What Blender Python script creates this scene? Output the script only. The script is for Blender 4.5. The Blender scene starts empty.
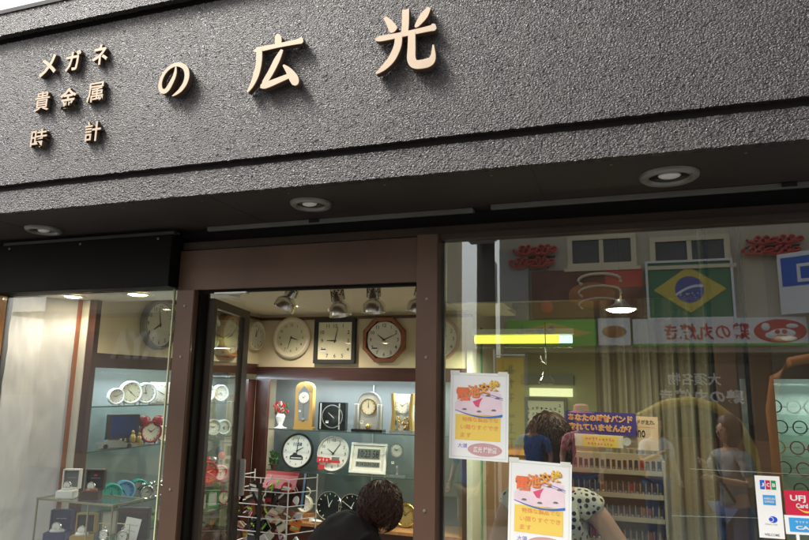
import bpy, bmesh, math, random
from mathutils import Vector, Matrix, noise
R=math.radians; PI=math.pi
rnd=random.Random(7)
sc=bpy.context.scene; COL=sc.collection
# ------------------------------------------------------------------ camera
FPX=640.0; PITCH,YAW,ROLL=R(10.25),R(18.8),R(1.0); EYE=Vector((0,0,1.6))
_fw=Vector((-math.sin(YAW)*math.cos(PITCH),math.cos(YAW)*math.cos(PITCH),math.sin(PITCH)))
_rt=Vector((math.cos(YAW),math.sin(YAW),0)); _up=_rt.cross(_fw)
RT=_rt*math.cos(ROLL)+_up*math.sin(ROLL); UP=_up*math.cos(ROLL)-_rt*math.sin(ROLL)
cam=bpy.data.cameras.new('camera'); cam.sensor_width=36; cam.lens=FPX/809*36; cam.clip_start=.02; cam.clip_end=600
co=bpy.data.objects.new('camera',cam); COL.objects.link(co)
co.matrix_world=Matrix(((RT.x,UP.x,-_fw.x,EYE.x),(RT.y,UP.y,-_fw.y,EYE.y),(RT.z,UP.z,-_fw.z,EYE.z),(0,0,0,1)))
sc.camera=co
def ray(px,py): return _fw+RT*((px-404.5)/FPX)-UP*((py-270)/FPX)
def P(px,py,Y): d=ray(px,py); return EYE+d*(Y/d.y)          # a measured point on a wall plane Y
def PX(px,py,X): d=ray(px,py); return EYE+d*(X/d.x)
def PZ(px,py,Z): d=ray(px,py); return EYE+d*((Z-EYE.z)/d.z)
# ------------------------------------------------------------------ materials
M={}
def mat(name,col,rough=.5,metal=0,var=.12,vs=6,bump=0,bs=60,emit=None,es=0,coat=0,spec=None,alpha=None,trans=0):
    m=bpy.data.materials.new(name); m.use_nodes=True; nt=m.node_tree; n=nt.nodes; b=n['Principled BSDF']
    c=(*col,1); b.inputs['Roughness'].default_value=rough; b.inputs['Metallic'].default_value=metal
    b.inputs['Base Color'].default_value=c
    if coat: b.inputs['Coat Weight'].default_value=coat; b.inputs['Coat Roughness'].default_value=.08
    if spec is not None: b.inputs['Specular IOR Level'].default_value=spec
    if trans: b.inputs['Transmission Weight'].default_value=trans
    if emit: b.inputs['Emission Color'].default_value=(*emit,1); b.inputs['Emission Strength'].default_value=es
    if var or bump:
        tc=n.new('ShaderNodeTexCoord')
    if var:
        nz=n.new('ShaderNodeTexNoise'); nz.inputs['Scale'].default_value=vs; nz.inputs['Detail'].default_value=5
        nt.links.new(tc.outputs['Object'],nz.inputs['Vector'])
        mx=n.new('ShaderNodeMix'); mx.data_type='RGBA'
        mx.inputs[6].default_value=(*[max(0,v*(1-var*1.6)) for v in col],1); mx.inputs[7].default_value=(*[min(1,v*(1+var*1.6)) for v in col],1)
        nt.links.new(nz.outputs['Fac'],mx.inputs[0]); nt.links.new(mx.outputs[2],b.inputs['Base Color'])
        mr=n.new('ShaderNodeMapRange'); mr.inputs[3].default_value=max(0,rough-.08); mr.inputs[4].default_value=min(1,rough+.1)
        nt.links.new(nz.outputs['Fac'],mr.inputs[0]); nt.links.new(mr.outputs[0],b.inputs['Roughness'])
    if bump:
        z2=n.new('ShaderNodeTexNoise'); z2.inputs['Scale'].default_value=bs; z2.inputs['Detail'].default_value=3
        nt.links.new(tc.outputs['Object'],z2.inputs['Vector'])
        bp=n.new('ShaderNodeBump'); bp.inputs['Strength'].default_value=bump; bp.inputs['Distance'].default_value=.004
        nt.links.new(z2.outputs['Fac'],bp.inputs['Height']); nt.links.new(bp.outputs[0],b.inputs['Normal'])
    M[name]=m; return m
def wood(name,a,b_,scale=(1.5,1.5,14),rough=.35,axis='Z',coat=.2):
    m=mat(name,a,rough,var=0,coat=coat); nt=m.node_tree; n=nt.nodes; p=n['Principled BSDF']
    tc=n.new('ShaderNodeTexCoord'); mp=n.new('ShaderNodeMapping')
    s={'Z':(38,38,2.2),'X':(2.2,38,38),'Y':(38,2.2,38)}[axis]; mp.inputs['Scale'].default_value=s
    nz=n.new('ShaderNodeTexNoise'); nz.inputs['Scale'].default_value=1.2; nz.inputs['Detail'].default_value=6; nz.inputs['Distortion'].default_value=.6
    cr=n.new('ShaderNodeValToRGB'); cr.color_ramp.elements[0].position=.3; cr.color_ramp.elements[0].color=(*a,1)
    cr.color_ramp.elements[1].position=.72; cr.color_ramp.elements[1].color=(*b_,1)
    nt.links.new(tc.outputs['Object'],mp.inputs[0]); nt.links.new(mp.outputs[0],nz.inputs['Vector'])
    nt.links.new(nz.outputs['Fac'],cr.inputs[0]); nt.links.new(cr.outputs[0],p.inputs['Base Color'])
    return m
def stucco(name,a,b_):
    m=mat(name,a,.30,var=0,spec=.75); nt=m.node_tree; n=nt.nodes; p=n['Principled BSDF']; L=nt.links.new
    tc=n.new('ShaderNodeTexCoord')
    mp=n.new('ShaderNodeMapping'); mp.inputs['Scale'].default_value=(1,1,1.5); L(tc.outputs['Object'],mp.inputs[0])
    n1=n.new('ShaderNodeTexNoise'); n1.inputs['Scale'].default_value=135; n1.inputs['Detail'].default_value=2.5; n1.inputs['Roughness'].default_value=.5; n1.inputs['Distortion'].default_value=.25
    L(mp.outputs[0],n1.inputs['Vector'])
    bp=n.new('ShaderNodeBump'); bp.inputs['Strength'].default_value=1; bp.inputs['Distance'].default_value=.0041
    rp=n.new('ShaderNodeMapRange'); rp.interpolation_type='SMOOTHSTEP'; rp.inputs[1].default_value=.33; rp.inputs[2].default_value=.67; L(n1.outputs['Fac'],rp.inputs[0]); L(rp.outputs[0],bp.inputs['Height']); L(bp.outputs[0],p.inputs['Normal'])
    n2=n.new('ShaderNodeTexNoise'); n2.inputs['Scale'].default_value=4.5; n2.inputs['Detail'].default_value=7; n2.inputs['Roughness'].default_value=.65
    L(tc.outputs['Object'],n2.inputs['Vector'])
    cr=n.new('ShaderNodeValToRGB'); cr.color_ramp.elements[0].position=.38; cr.color_ramp.elements[0].color=(*a,1)
    cr.color_ramp.elements[1].position=.62; cr.color_ramp.elements[1].color=(*b_,1)
    m3=n.new('ShaderNodeMapping'); m3.inputs['Scale'].default_value=(9,1,.9); L(tc.outputs['Object'],m3.inputs[0]); n3=n.new('ShaderNodeTexNoise'); n3.inputs['Scale'].default_value=1.3; n3.inputs['Detail'].default_value=6; L(m3.outputs[0],n3.inputs['Vector']); ad=n.new('ShaderNodeMath'); ad.operation='MULTIPLY_ADD'; ad.inputs[1].default_value=.7; L(n3.outputs['Fac'],ad.inputs[0]); sb_=n.new('ShaderNodeMath'); sb_.operation='SUBTRACT'; sb_.inputs[1].default_value=.35; L(n2.outputs['Fac'],sb_.inputs[0]); L(sb_.outputs[0],ad.inputs[2]); L(ad.outputs[0],cr.inputs[0]); L(cr.outputs[0],p.inputs['Base Color'])
    mr=n.new('ShaderNodeMapRange'); mr.inputs[1].default_value=.35; mr.inputs[2].default_value=.65; mr.inputs[3].default_value=.25; mr.inputs[4].default_value=.42
    L(n2.outputs['Fac'],mr.inputs[0]); L(mr.outputs[0],p.inputs['Roughness'])
    return m
def glass(name,tint=(.93,.96,.94),ior=1.5,add=0,dirt_veil=0):
    m=bpy.data.materials.new(name); m.use_nodes=True; nt=m.node_tree; n=nt.nodes; n.clear(); L=nt.links.new
    o=n.new('ShaderNodeOutputMaterial'); mx=n.new('ShaderNodeMixShader'); t=n.new('ShaderNodeBsdfTransparent'); g=n.new('ShaderNodeBsdfGlossy')
    t.inputs[0].default_value=(*tint,1); g.inputs['Roughness'].default_value=0.0; g.inputs[0].default_value=(1,1,1,1)
    f=n.new('ShaderNodeFresnel'); ge=n.new('ShaderNodeNewGeometry'); mi=n.new('ShaderNodeMix'); mi.inputs[2].default_value=ior; mi.inputs[3].default_value=1/ior; L(ge.outputs['Backfacing'],mi.inputs[0]); L(mi.outputs[0],f.inputs[0]); L(f.outputs[0],mx.inputs[0]); L(t.outputs[0],mx.inputs[1]); L(g.outputs[0],mx.inputs[2])
    out=mx
    if dirt_veil:
        d=n.new('ShaderNodeBsdfDiffuse'); d.inputs[0].default_value=(.6,.6,.58,1); m2=n.new('ShaderNodeMixShader')
        tc=n.new('ShaderNodeTexCoord'); nz=n.new('ShaderNodeTexNoise'); nz.inputs['Scale'].default_value=3; nz.inputs['Detail'].default_value=8
        mr=n.new('ShaderNodeMapRange'); mr.inputs[1].default_value=.4; mr.inputs[2].default_value=.8; mr.inputs[3].default_value=.004; mr.inputs[4].default_value=dirt_veil
        L(tc.outputs['Object'],nz.inputs['Vector']); L(nz.outputs['Fac'],mr.inputs[0]); L(mr.outputs[0],m2.inputs[0]); L(mx.outputs[0],m2.inputs[1]); L(d.outputs[0],m2.inputs[2]); out=m2
    L(out.outputs[0],o.inputs[0]); M[name]=m; return m
# ------------------------------------------------------------------ mesh builder
_tc={}
def text_geo(body,ext=0.0,off=0.0,res=2):
    k=(body,ext,off,res)
    if k in _tc: return _tc[k]
    c=bpy.data.curves.new('t','FONT'); c.body=body; c.size=1; c.extrude=ext; c.offset=off; c.resolution_u=res
    o=bpy.data.objects.new('t',c); COL.objects.link(o)
    dg=bpy.context.evaluated_depsgraph_get(); me=bpy.data.meshes.new_from_object(o.evaluated_get(dg))
    vs=[v.co.copy() for v in me.vertices]; fs=[tuple(p.vertices) for p in me.polygons]
    bpy.data.objects.remove(o); bpy.data.curves.remove(c); bpy.data.meshes.remove(me)
    if not vs: vs=[Vector((0,0,0)),Vector((.01,0,0)),Vector((0,.01,0))]; fs=[(0,1,2)]
    x0=min(v.x for v in vs); x1=max(v.x for v in vs); y0=min(v.y for v in vs); y1=max(v.y for v in vs)
    _tc[k]=(vs,fs,x0,x1,y0,y1); return _tc[k]
class MB:
    def __init__(s): s.v=[]; s.f=[]; s.m=Matrix.Identity(4)
    def add(s,vs,fs):
        b=len(s.v); s.v+= [s.m@Vector(v) for v in vs]; s.f+=[tuple(i+b for i in f) for f in fs]; return s
    def box(s,x0,x1,y0,y1,z0,z1,bv=0):
        if bv<=0:
            vs=[(x,y,z) for x in(x0,x1) for y in(y0,y1) for z in(z0,z1)]
            return s.add(vs,[(0,1,3,2),(4,6,7,5),(0,4,5,1),(2,3,7,6),(0,2,6,4),(1,5,7,3)])
        bm=bmesh.new(); bmesh.ops.create_cube(bm,size=1)
        for v in bm.verts: v.co=Vector(((x0+x1)/2+v.co.x*(x1-x0),(y0+y1)/2+v.co.y*(y1-y0),(z0+z1)/2+v.co.z*(z1-z0)))
        bmesh.ops.bevel(bm,geom=bm.edges[:],offset=bv,segments=2,affect='EDGES')
        bm.verts.index_update(); s.add([v.co.copy() for v in bm.verts],[tuple(v.index for v in f.verts) for f in bm.faces]); bm.free(); return s
    def lathe(s,prof,c=(0,0,0),axis='Z',seg=32):     # prof [(r,h)...]
        vs=[];fs=[];n=len(prof)
        for i in range(seg):
            a=2*PI*i/seg
            for r,h in prof:
                x,y=r*math.cos(a),r*math.sin(a)
                q={'Z':(x,y,h),'Y':(x,h,y),'X':(h,x,y)}[axis]; vs.append((q[0]+c[0],q[1]+c[1],q[2]+c[2]))
        for i in range(seg):
            j=(i+1)%seg
            for k in range(n-1): fs.append((i*n+k,j*n+k,j*n+k+1,i*n+k+1))
        return s.add(vs,fs)
    def cyl(s,c,r,h,axis='Z',seg=24,r2=None):
        r2=r if r2 is None else r2
        return s.lathe([(1e-5,0),(r,0),(r2,h),(1e-5,h)],c,axis,seg)
    def ell(s,c,rx,ry,rz,seg=20):
        b=len(s.v); s.lathe([(max(1e-5,math.sin(PI*i/12)),-math.cos(PI*i/12)) for i in range(13)],(0,0,0),'Z',seg)
        im=s.m.inverted()
        for k in range(b,len(s.v)):
            v=im@s.v[k]; s.v[k]=s.m@Vector((v.x*rx+c[0],v.y*ry+c[1],v.z*rz+c[2]))
        return s
    def prism(s,pts,y0,y1):          # outline in XZ, extruded along Y
        n=len(pts); vs=[(x,y0,z) for x,z in pts]+[(x,y1,z) for x,z in pts]
        return s.add(vs,[tuple(range(n)),tuple(range(2*n-1,n-1,-1))]+[(i,i+n,(i+1)%n+n,(i+1)%n) for i in range(n)])
    def ring(s,ro,ri,y0,y1,c=(0,0),n=40,rot=0,bev=0):      # frame in XZ plane, front at y0
        prof=[(ri,y1),(ri,y0+bev),(ri+bev,y0),(ro-bev,y0),(ro,y0+bev),(ro,y1)]
        vs=[];fs=[]
        for i in range(n):
            a=2*PI*i/n+rot
            for r,y in prof: vs.append((c[0]+r*math.cos(a),y,c[1]+r*math.sin(a)))
        k=len(prof)
        for i in range(n):
            j=(i+1)%n
            for q in range(k): fs.append((i*k+q,j*k+q,j*k+(q+1)%k,i*k+(q+1)%k))
        return s.add(vs,fs)
    def frame(s,x0,x1,z0,z1,w,y0,y1,bv=0):
        s.box(x0,x1,y0,y1,z1-w,z1,bv); s.box(x0,x1,y0,y1,z0,z0+w,bv)
        s.box(x0,x0+w,y0+.0005,y1,z0+w,z1-w,bv); s.box(x1-w,x1,y0+.0005,y1,z0+w,z1-w,bv); return s
    def tube(s,pts,r,seg=8,r2=None):
        pts=[Vector(p) for p in pts]; n=len(pts); vs=[];fs=[]
        for i,p in enumerate(pts):
            t=(pts[min(i+1,n-1)]-pts[max(i-1,0)]).normalized()
            u=t.cross(Vector((0,0,1)) if abs(t.z)<.9 else Vector((1,0,0))).normalized(); w=t.cross(u)
            rr=r if r2 is None else r+(r2-r)*i/(n-1)
            for k in range(seg):
                a=2*PI*k/seg; vs.append(p+u*(rr*math.cos(a))+w*(rr*math.sin(a)))
        for i in range(n-1):
            for k in range(seg): fs.append((i*seg+k,i*seg+(k+1)%seg,(i+1)*seg+(k+1)%seg,(i+1)*seg+k))
        fs+=[tuple(range(seg))[::-1],tuple((n-1)*seg+k for k in range(seg))]
        return s.add(vs,fs)
    def text(s,body,x0,x1,z0,z1,y,ext=0.0,off=0.0,shear=0):   # lettering fitted to a rectangle, facing -Y
        vs,fs,a,b,c,d=text_geo(body,ext,off); sx=(x1-x0)/max(b-a,1e-6); sz=(z1-z0)/max(d-c,1e-6)
        return s.add([(x0+(v.x-a)*sx+shear*(v.y-c)*sz,y-v.z*min(abs(sx),abs(sz)),z0+(v.y-c)*sz) for v in vs],fs)
    def textc(s,body,cx,cz,h,y,off=0.0,ext=0):                # centred, by height
        vs,fs,a,b,c,d=text_geo(body,ext,off); k=h/(d-c)
        return s.add([(cx+(v.x-(a+b)/2)*k,y-v.z*k,cz+(v.y-(c+d)/2)*k) for v in vs],fs)
    def build(s,name,m,parent=None,smooth=False,recalc=True):
        me=bpy.data.meshes.new(name); me.from_pydata(s.v,[],s.f)
        if recalc:
            bm=bmesh.new(); bm.from_mesh(me); bmesh.ops.recalc_face_normals(bm,faces=bm.faces[:]); bm.to_mesh(me); bm.free()
        me.materials.append(M[m] if isinstance(m,str) else m)
        if smooth:
            me.polygons.foreach_set('use_smooth',[True]*len(me.polygons))
            try: me.set_sharp_from_angle(angle=R(38))
            except Exception: pass
        o=bpy.data.objects.new(name,me); COL.objects.link(o); o.parent=parent; return o
def tag(o,label=None,cat=None,group=None,kind=None):
    if label: o['label']=label
    if cat: o['category']=cat
    if group: o['group']=group
    if kind: o['kind']=kind
    return o
def thing(name,label,cat,loc=(0,0,0),rz=0,group=None,rot=None):
    o=bpy.data.objects.new(name,None); COL.objects.link(o); o.empty_display_size=.05
    o.location=loc; o.rotation_euler=rot if rot else (0,0,rz); return tag(o,label,cat,group)
def mb(): return MB()
_gr=random.Random(3)
def greek(b,x0,x1,z0,z1,y,n=6,vert=False):     # writing too small to read: a row or column of little brush marks
    for i in range(n):
        if vert: cx,cz,h=(x0+x1)/2,z1-(z1-z0)*(i+.5)/n,min(x1-x0,(z1-z0)/n*.8)
        else: cx,cz,h=x0+(x1-x0)*(i+.5)/n,(z0+z1)/2,min(z1-z0,(x1-x0)/n*.85)
        for k in range(4):
            w_=h*_gr.uniform(.25,.48); t_=h*.055; ox,oz=_gr.uniform(-.2,.2)*h,_gr.uniform(-.42,.42)*h
            yy=y-.00012*k
            if k%2: b.box(cx+ox-t_,cx+ox+t_,yy-.0002,yy,cz-w_,cz+w_)
            else: b.box(cx-w_,cx+w_,yy-.0002,yy,cz+oz-t_,cz+oz+t_)
    return b
# ------------------------------------------------------------------ palette
stucco('stucco',(.010,.0068,.0052),(.022,.015,.012))
mat('soffit',(.019,.0135,.010),.65,var=.35,bump=.1,bs=200)
mat('groove',(.012,.010,.009),.7,var=.1)
mat('letter_side_shade',(.10,.065,.045),.5,metal=.2,var=.1)  # dark tone puts the shade of the letters' unlit sides into the colour
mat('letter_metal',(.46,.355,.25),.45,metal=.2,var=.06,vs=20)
mat('rail',(.20,.20,.18),.45,metal=.4,var=.15,vs=9)
mat('black_panel',(.004,.0035,.003),.6,var=.2,spec=.12)
mat('black_gap',(.006,.005,.005),.8,var=0)
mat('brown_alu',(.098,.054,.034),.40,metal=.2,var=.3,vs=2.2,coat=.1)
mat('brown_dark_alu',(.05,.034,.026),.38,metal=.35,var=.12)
wood('redwood',(.035,.011,.007),(.065,.020,.013),axis='Z')
wood('redwood_h',(.035,.012,.009),(.062,.022,.016),axis='X')
wood('oakwood',(.30,.13,.05),(.42,.20,.08)); wood('walnut',(.05,.022,.012),(.09,.04,.022)); wood('rustwood',(.20,.065,.03),(.30,.10,.045),axis='X')
mat('chrome',(.72,.72,.70),.22,metal=1,var=.05); mat('steel',(.66,.65,.60),.34,metal=.7,var=.08,vs=30)
mat('lamp_in',(.55,.55,.50),.3,metal=.8,var=.1)
mat('bulb_off',(.75,.75,.72),.3,var=0)
mat('cream_wall',(.64,.56,.40),.75,var=.06,vs=2,bump=.08,bs=300)
mat('ceil_cream',(.66,.60,.46),.8,var=.04)
mat('white_board',(.62,.60,.54),.55,var=.05)
mat('vitrine_cloth',(.60,.60,.63),.65,var=.06,vs=3,bump=.55,bs=14)
mat('spot_silver',(.90,.88,.82),.22,metal=1,var=.05)
mat('orange_strip',(.30,.10,.045),.5,var=.1)
mat('cab_back',(.17,.18,.17),.55,var=.08)
mat('cab_dark',(.20,.22,.22),.6,var=.08)
mat('white_paint',(.78,.78,.74),.4,var=.04); mat('white_plastic',(.80,.80,.77),.3,var=.03)
mat('off_white',(.72,.66,.52),.4,var=.05)
mat('face_white',(.80,.79,.72),.5,var=.02); mat('face_cream',(.74,.70,.52),.5,var=.02); mat('face_grey',(.55,.58,.55),.5,var=.02)
mat('ink',(.012,.012,.014),.5,var=0); mat('ink_grey',(.18,.18,.18),.5,var=0)
mat('black_gloss',(.010,.010,.011),.15,var=0,coat=.5); mat('black_matte',(.02,.02,.021),.7,var=.1)
mat('gold',(.72,.46,.12),.25,metal=1,var=.06); mat('gold_paint',(.42,.29,.10),.35,metal=.5,var=.08); mat('brass_wood',(.46,.27,.07),.35,var=.1,coat=.3)
mat('red',(.55,.02,.02),.35,var=.05); mat('pink',(.80,.28,.33),.5,var=.05); mat('dark_red',(.30,.015,.02),.3,var=.05,coat=.3)
mat('teal',(.05,.50,.42),.35,var=.04); mat('skyblue',(.18,.42,.70),.35,var=.04); mat('lime',(.35,.62,.05),.35,var=.04)
mat('yellow',(.80,.60,.06),.45,var=.05); mat('navy',(.012,.022,.10),.45,var=.05); mat('green',(.02,.22,.06),.5,var=.1)
mat('leaf',(.05,.14,.03),.5,var=.2,vs=30); mat('orange',(.80,.22,.03),.5,var=.06)
mat('lcd',(.16,.19,.17),.2,var=0); mat('leather_box',(.05,.022,.015),.5,var=.1); mat('cushion',(.60,.60,.60),.7,var=.05)
mat('paper',(.86,.86,.82),.6,var=.015); mat('paper_line',(.62,.68,.62),.6,var=0)
mat('skin',(.52,.30,.20),.5,var=.05); mat('hair',(.040,.013,.008),.55,var=.25,vs=60,bump=.5,bs=120); mat('black_cloth',(.007,.006,.006),.9,spec=.2,var=.15,bump=.3,bs=300)
glass('shop_glass',(.90,.93,.88),1.95,dirt_veil=.013); glass('door_glass',(.94,.96,.94),1.52,dirt_veil=.004)  # shop_glass film is part dirt, part painted veil of the bright street reflection
glass('shelf_glass',(.86,.93,.90),1.45); glass('clear_glass',(.96,.97,.96),1.4)
mat('glass_edge',(.62,.66,.42),.25,var=0,emit=None)
mat('shelf_edge',(.05,.09,.08),.2,var=0)
mat('asphalt',(.16,.155,.15),.85,var=.15,vs=3,bump=.4,bs=150)
mat('shop_floor',(.20,.17,.13),.5,var=.1)
def emat(name,col,s):
    m=bpy.data.materials.new(name); m.use_nodes=True; nt=m.node_tree; b=nt.nodes['Principled BSDF']
    b.inputs['Base Color'].default_value=(*col,1); b.inputs['Emission Color'].default_value=(*col,1); b.inputs['Emission Strength'].default_value=s; M[name]=m
emat('lit_warm',(1,.80,.50),22); emat('lit_cool',(.80,.93,1),4); emat('lit_tube',(.70,.72,.09),.75); emat('neon_red',(1,.22,.14),.9); emat('lit_orange',(1,.45,.05),1.2)
# ------------------------------------------------------------------ world and sun
w=bpy.data.worlds.new('World'); sc.world=w; w.use_nodes=True; nt=w.node_tree
sky=nt.nodes.new('ShaderNodeTexSky'); sky.sky_type='NISHITA'; sky.sun_disc=False
SE,SA=R(52),R(250)      # elevation, azimuth
sky.sun_elevation=SE; sky.sun_rotation=R(240); sky.dust_density=4; sky.air_density=1.2; sky.ozone_density=1
hs=nt.nodes.new('ShaderNodeHueSaturation'); hs.inputs['Saturation'].default_value=.35
bg=nt.nodes['Background']; bg.inputs['Strength'].default_value=.15
nt.links.new(sky.outputs[0],hs.inputs['Color']); nt.links.new(hs.outputs[0],bg.inputs['Color'])
sl=bpy.data.lights.new('sun','SUN'); sl.energy=1.5; sl.angle=R(14); sl.color=(1,.95,.88)
so=bpy.data.objects.new('sun',sl); COL.objects.link(so); so.location=(-4,-4,9)
sd=Vector((-math.sin(R(60))*math.cos(SE),-math.cos(R(60))*math.cos(SE),math.sin(SE)))
so.rotation_euler=sd.to_track_quat('Z','Y').to_euler()
def area(name,loc,rot,sx,sy,e,col):
    l=bpy.data.lights.new(name,'AREA'); l.shape='RECTANGLE'; l.size=sx; l.size_y=sy; l.energy=e; l.color=col
    o=bpy.data.objects.new(name,l); COL.objects.link(o); o.location=loc; o.rotation_euler=rot; return o
def spot(name,loc,target,e,col,ang=110,r=.03):
    l=bpy.data.lights.new(name,'SPOT'); l.energy=e; l.color=col; l.spot_size=R(ang); l.spot_blend=.6; l.shadow_soft_size=r
    o=bpy.data.objects.new(name,l); COL.objects.link(o); o.location=loc; o.rotation_euler=(Vector(loc)-Vector(target)).to_track_quat('Z','Y').to_euler(); return o
vs=sc.view_settings; sc.display_settings.display_device='sRGB'; vs.view_transform='Standard'; vs.look='None'; vs.gamma=1; vs.exposure=1.4; vs.use_curve_mapping=False
cy=sc.cycles; cy.use_denoising=True; cy.max_bounces=10; cy.transparent_max_bounces=24; cy.diffuse_bounces=4; cy.glossy_bounces=5; cy.sample_clamp_indirect=6; cy.caustics_reflective=False; cy.caustics_refractive=False
# ================================================================== constants
F,G,B=2.15,2.67,5.0; ZS=2.37; XLC=-3.05
def S(b,name,m,kind='structure',parent=None):
    o=b.build(name,m,parent)
    if not parent: o['kind']=kind
    return o
S(mb().add([(-60,-60,0),(60,-60,0),(60,60,0),(-60,60,0)],[(0,1,2,3)]),'ground','asphalt')
S(mb().box(-6,2.6,2.62,7.2,.004,.12),'pavement','shop_floor')
# ------------------------------------------------------------------ fascia
X0,X1=-4.6,2.2
fas=thing('shop_fascia','dark brown stippled stucco fascia with grooves running above the shop windows','fascia',(0,F,0))
def rough_slab(name,z0,z1,y,parent,step=.0062,jag=.0035):
    nx=int((1.3+3.4)/step); nz=max(2,int((z1-z0)/step)); xa,xb=-3.4,1.3; vs=[];fs=[]
    for j in range(nz+1):
        for i in range(nx+1):
            x=xa+(xb-xa)*i/nx; z=z0+(z1-z0)*j/nz
            p=Vector((x*62,z*92,y*30)); h=noise.fractal(p,.9,2,3)*.0021
            if j in(0,nz): z+=(noise.noise(Vector((x*60,z*9,3)))*jag)
            vs.append((x,y-h,z))
    for j in range(nz):
        for i in range(nx):
            a=j*(nx+1)+i; fs.append((a,a+1,a+nx+2,a+nx+1))
    b=mb(); b.add(vs,fs)
    d=.03   # underside and top returns follow the ragged edge
    n=nx+1; base=len(b.v); 
    b.v+=[Vector((vs[i][0],y+d,vs[i][2])) for i in range(n)]+[Vector((vs[nz*n+i][0],y+d,vs[nz*n+i][2])) for i in range(n)]
    for i in range(nx):
        b.f.append((i,base+i,base+i+1,i+1)); b.f.append((nz*n+i,nz*n+i+1,base+n+i+1,base+n+i))
    b.box(X0,xa-.001,y,y+d,z0,z1); b.box(xb+.001,X1,y,y+d,z0,z1)
    return b.build(name,'stucco',parent)
rough_slab('lower_band',ZS,2.476,0.012,fas); rough_slab('main_panel',2.504,3.25,0,fas); rough_slab('upper_band',3.278,3.395,-.03,fas)
mb().box(X0,X1,.03,.08,ZS+.003,3.39).build('backing','groove',fas)
mb().box(X0,X1,-.035,.3,3.397,3.418).build('coping','soffit',fas)
mb().box(X0,X1,.043,.62,ZS,ZS+.03).build('soffit','soffit',fas)
# rails under the soffit
for (a,b_,c,d,n) in ((0,247,175,233,0),(207,229,475,212.5,1),(490,206,809,188,2)):
    p=PZ(a,b_,ZS-.012); q=PZ(c,d,ZS-.012)
    if n==0: p.x=-4.3
    if n==2: q.x=2.1
    yy=(p.y+q.y)/2-F
    r=mb().box(p.x,q.x,yy-.022,yy-.004,ZS-.022,ZS-.001,.002).box(p.x,q.x,yy+.004,yy+.02,ZS-.014,ZS-.002).build('shutter_rail','rail',fas)
    mb().box(p.x+(q.x-p.x)*.42,p.x+(q.x-p.x)*.42+.05,yy-.03,yy-.023,ZS-.018,ZS-.004).build('rail_clip','black_gap',r)
jx=P(217,40,F).x

for xx in (-2.9,-1.62,-.28,1.0): mb().box(xx-.001,xx+.001,.044,.61,ZS-.0012,ZS+.001).build('soffit_joint','groove',fas)
for xx in [-2.95+.42*i for i in range(11)]:
    mb().lathe([(.0045,-.0005),(.0045,-.002),(1e-4,-.0024)],(xx,.09,ZS),seg=12).build('screw','rail',fas)
# ------------------------------------------------------------------ raised letters
def stroke(b,pts,y0,y1):   # tapered stroke: list of (x,z,halfwidth)
    n=len(pts); Lp=[];Rp=[]
    for i,(x,z,h) in enumerate(pts):
        a=pts[max(i-1,0)]; c=pts[min(i+1,n-1)]; t=Vector((c[0]-a[0],c[1]-a[1])); t=t.normalized() if t.length>1e-6 else Vector((1,0)); q=Vector((-t.y,t.x))
        Lp.append((x+q.x*h,z+q.y*h)); Rp.append((x-q.x*h,z-q.y*h))
    V=[(x,y0,z) for x,z in Lp]+[(x,y0,z) for x,z in Rp]+[(x,y1,z) for x,z in Lp]+[(x,y1,z) for x,z in Rp]; f=[]
    for i in range(n-1):
        f+=[(i,i+1,n+i+1,n+i),(2*n+i,3*n+i,3*n+i+1,2*n+i+1),(i,2*n+i,2*n+i+1,i+1),(n+i,n+i+1,3*n+i+1,3*n+i)]
    f+=[(0,n,3*n,2*n),(n-1,3*n-1,4*n-1,2*n-1)]
    b.add(V,f)
K={ # strokes drawn in a 100-unit box
'光':[[(50,97,5.5),(50,75,5.5),(49,60,5.5)],
      [(16,90,2.5),(24,80,5),(31,68,6.5),(33,65,2)],
      [(88,93,3),(80,82,6),(70,70,4),(66,66,1.5)],
      [(3,60,3),(10,57,4.5),(50,58,4),(88,60,4.5),(95,61,6),(99,62,3.5)],
      [(40,57,5.5),(38,40,6),(29,22,6),(16,10,4.5),(4,3,1.5)],
      [(61,57,5.5),(61,35,6),(61,18,6.5),(66,9,6.5),(78,7,7),(90,9,7),(95,17,4),(95,34,1)]],
'広':[[(50,99,3),(53,92,6),(54,82,6)],
      [(10,80,3),(16,78,4.5),(55,79,3.8),(88,80,4.5),(95,81,6),(99,82,3.5)],
      [(19,79,5.5),(20,55,5.5),(16,32,5.5),(9,15,4),(2,4,1.5)],
      [(62,70,2.5),(54,54,5.5),(44,34,5.5),(34,18,5),(30,12,2)],
      [(26,11,3),(36,11,5.5),(60,17,5),(80,22,4),(86,23,2)],
      [(66,42,1.5),(76,31,5),(86,16,7.5),(90,7,6),(91,3,2)]],
'の':[[(54,84,2),(53,62,5),(44,40,6.5),(33,22,7),(22,17,6.5),(11,25,6),(8,42,5.5),(13,62,5),(27,80,5),(47,90,5.5),(67,88,6),(85,75,7),(92,54,7.5),(88,32,7),(75,14,6),(60,4,3.5),(50,0,1)]]}
def densify(pts,k=5):
    out=[];n=len(pts)
    for i in range(n-1):
        p0=pts[max(i-1,0)];p1=pts[i];p2=pts[i+1];p3=pts[min(i+2,n-1)]
        for j in range(k):
            t=j/k; out.append(tuple(.5*((2*p1[d])+(-p0[d]+p2[d])*t+(2*p0[d]-5*p1[d]+4*p2[d]-p3[d])*t*t+(-p0[d]+3*p1[d]-3*p2[d]+p3[d])*t**3) for d in range(3)))
    out.append(pts[-1]); return out
big=thing('shop_sign','three large raised beige characters spaced across the dark stucco fascia','sign',(0,F,0))
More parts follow.
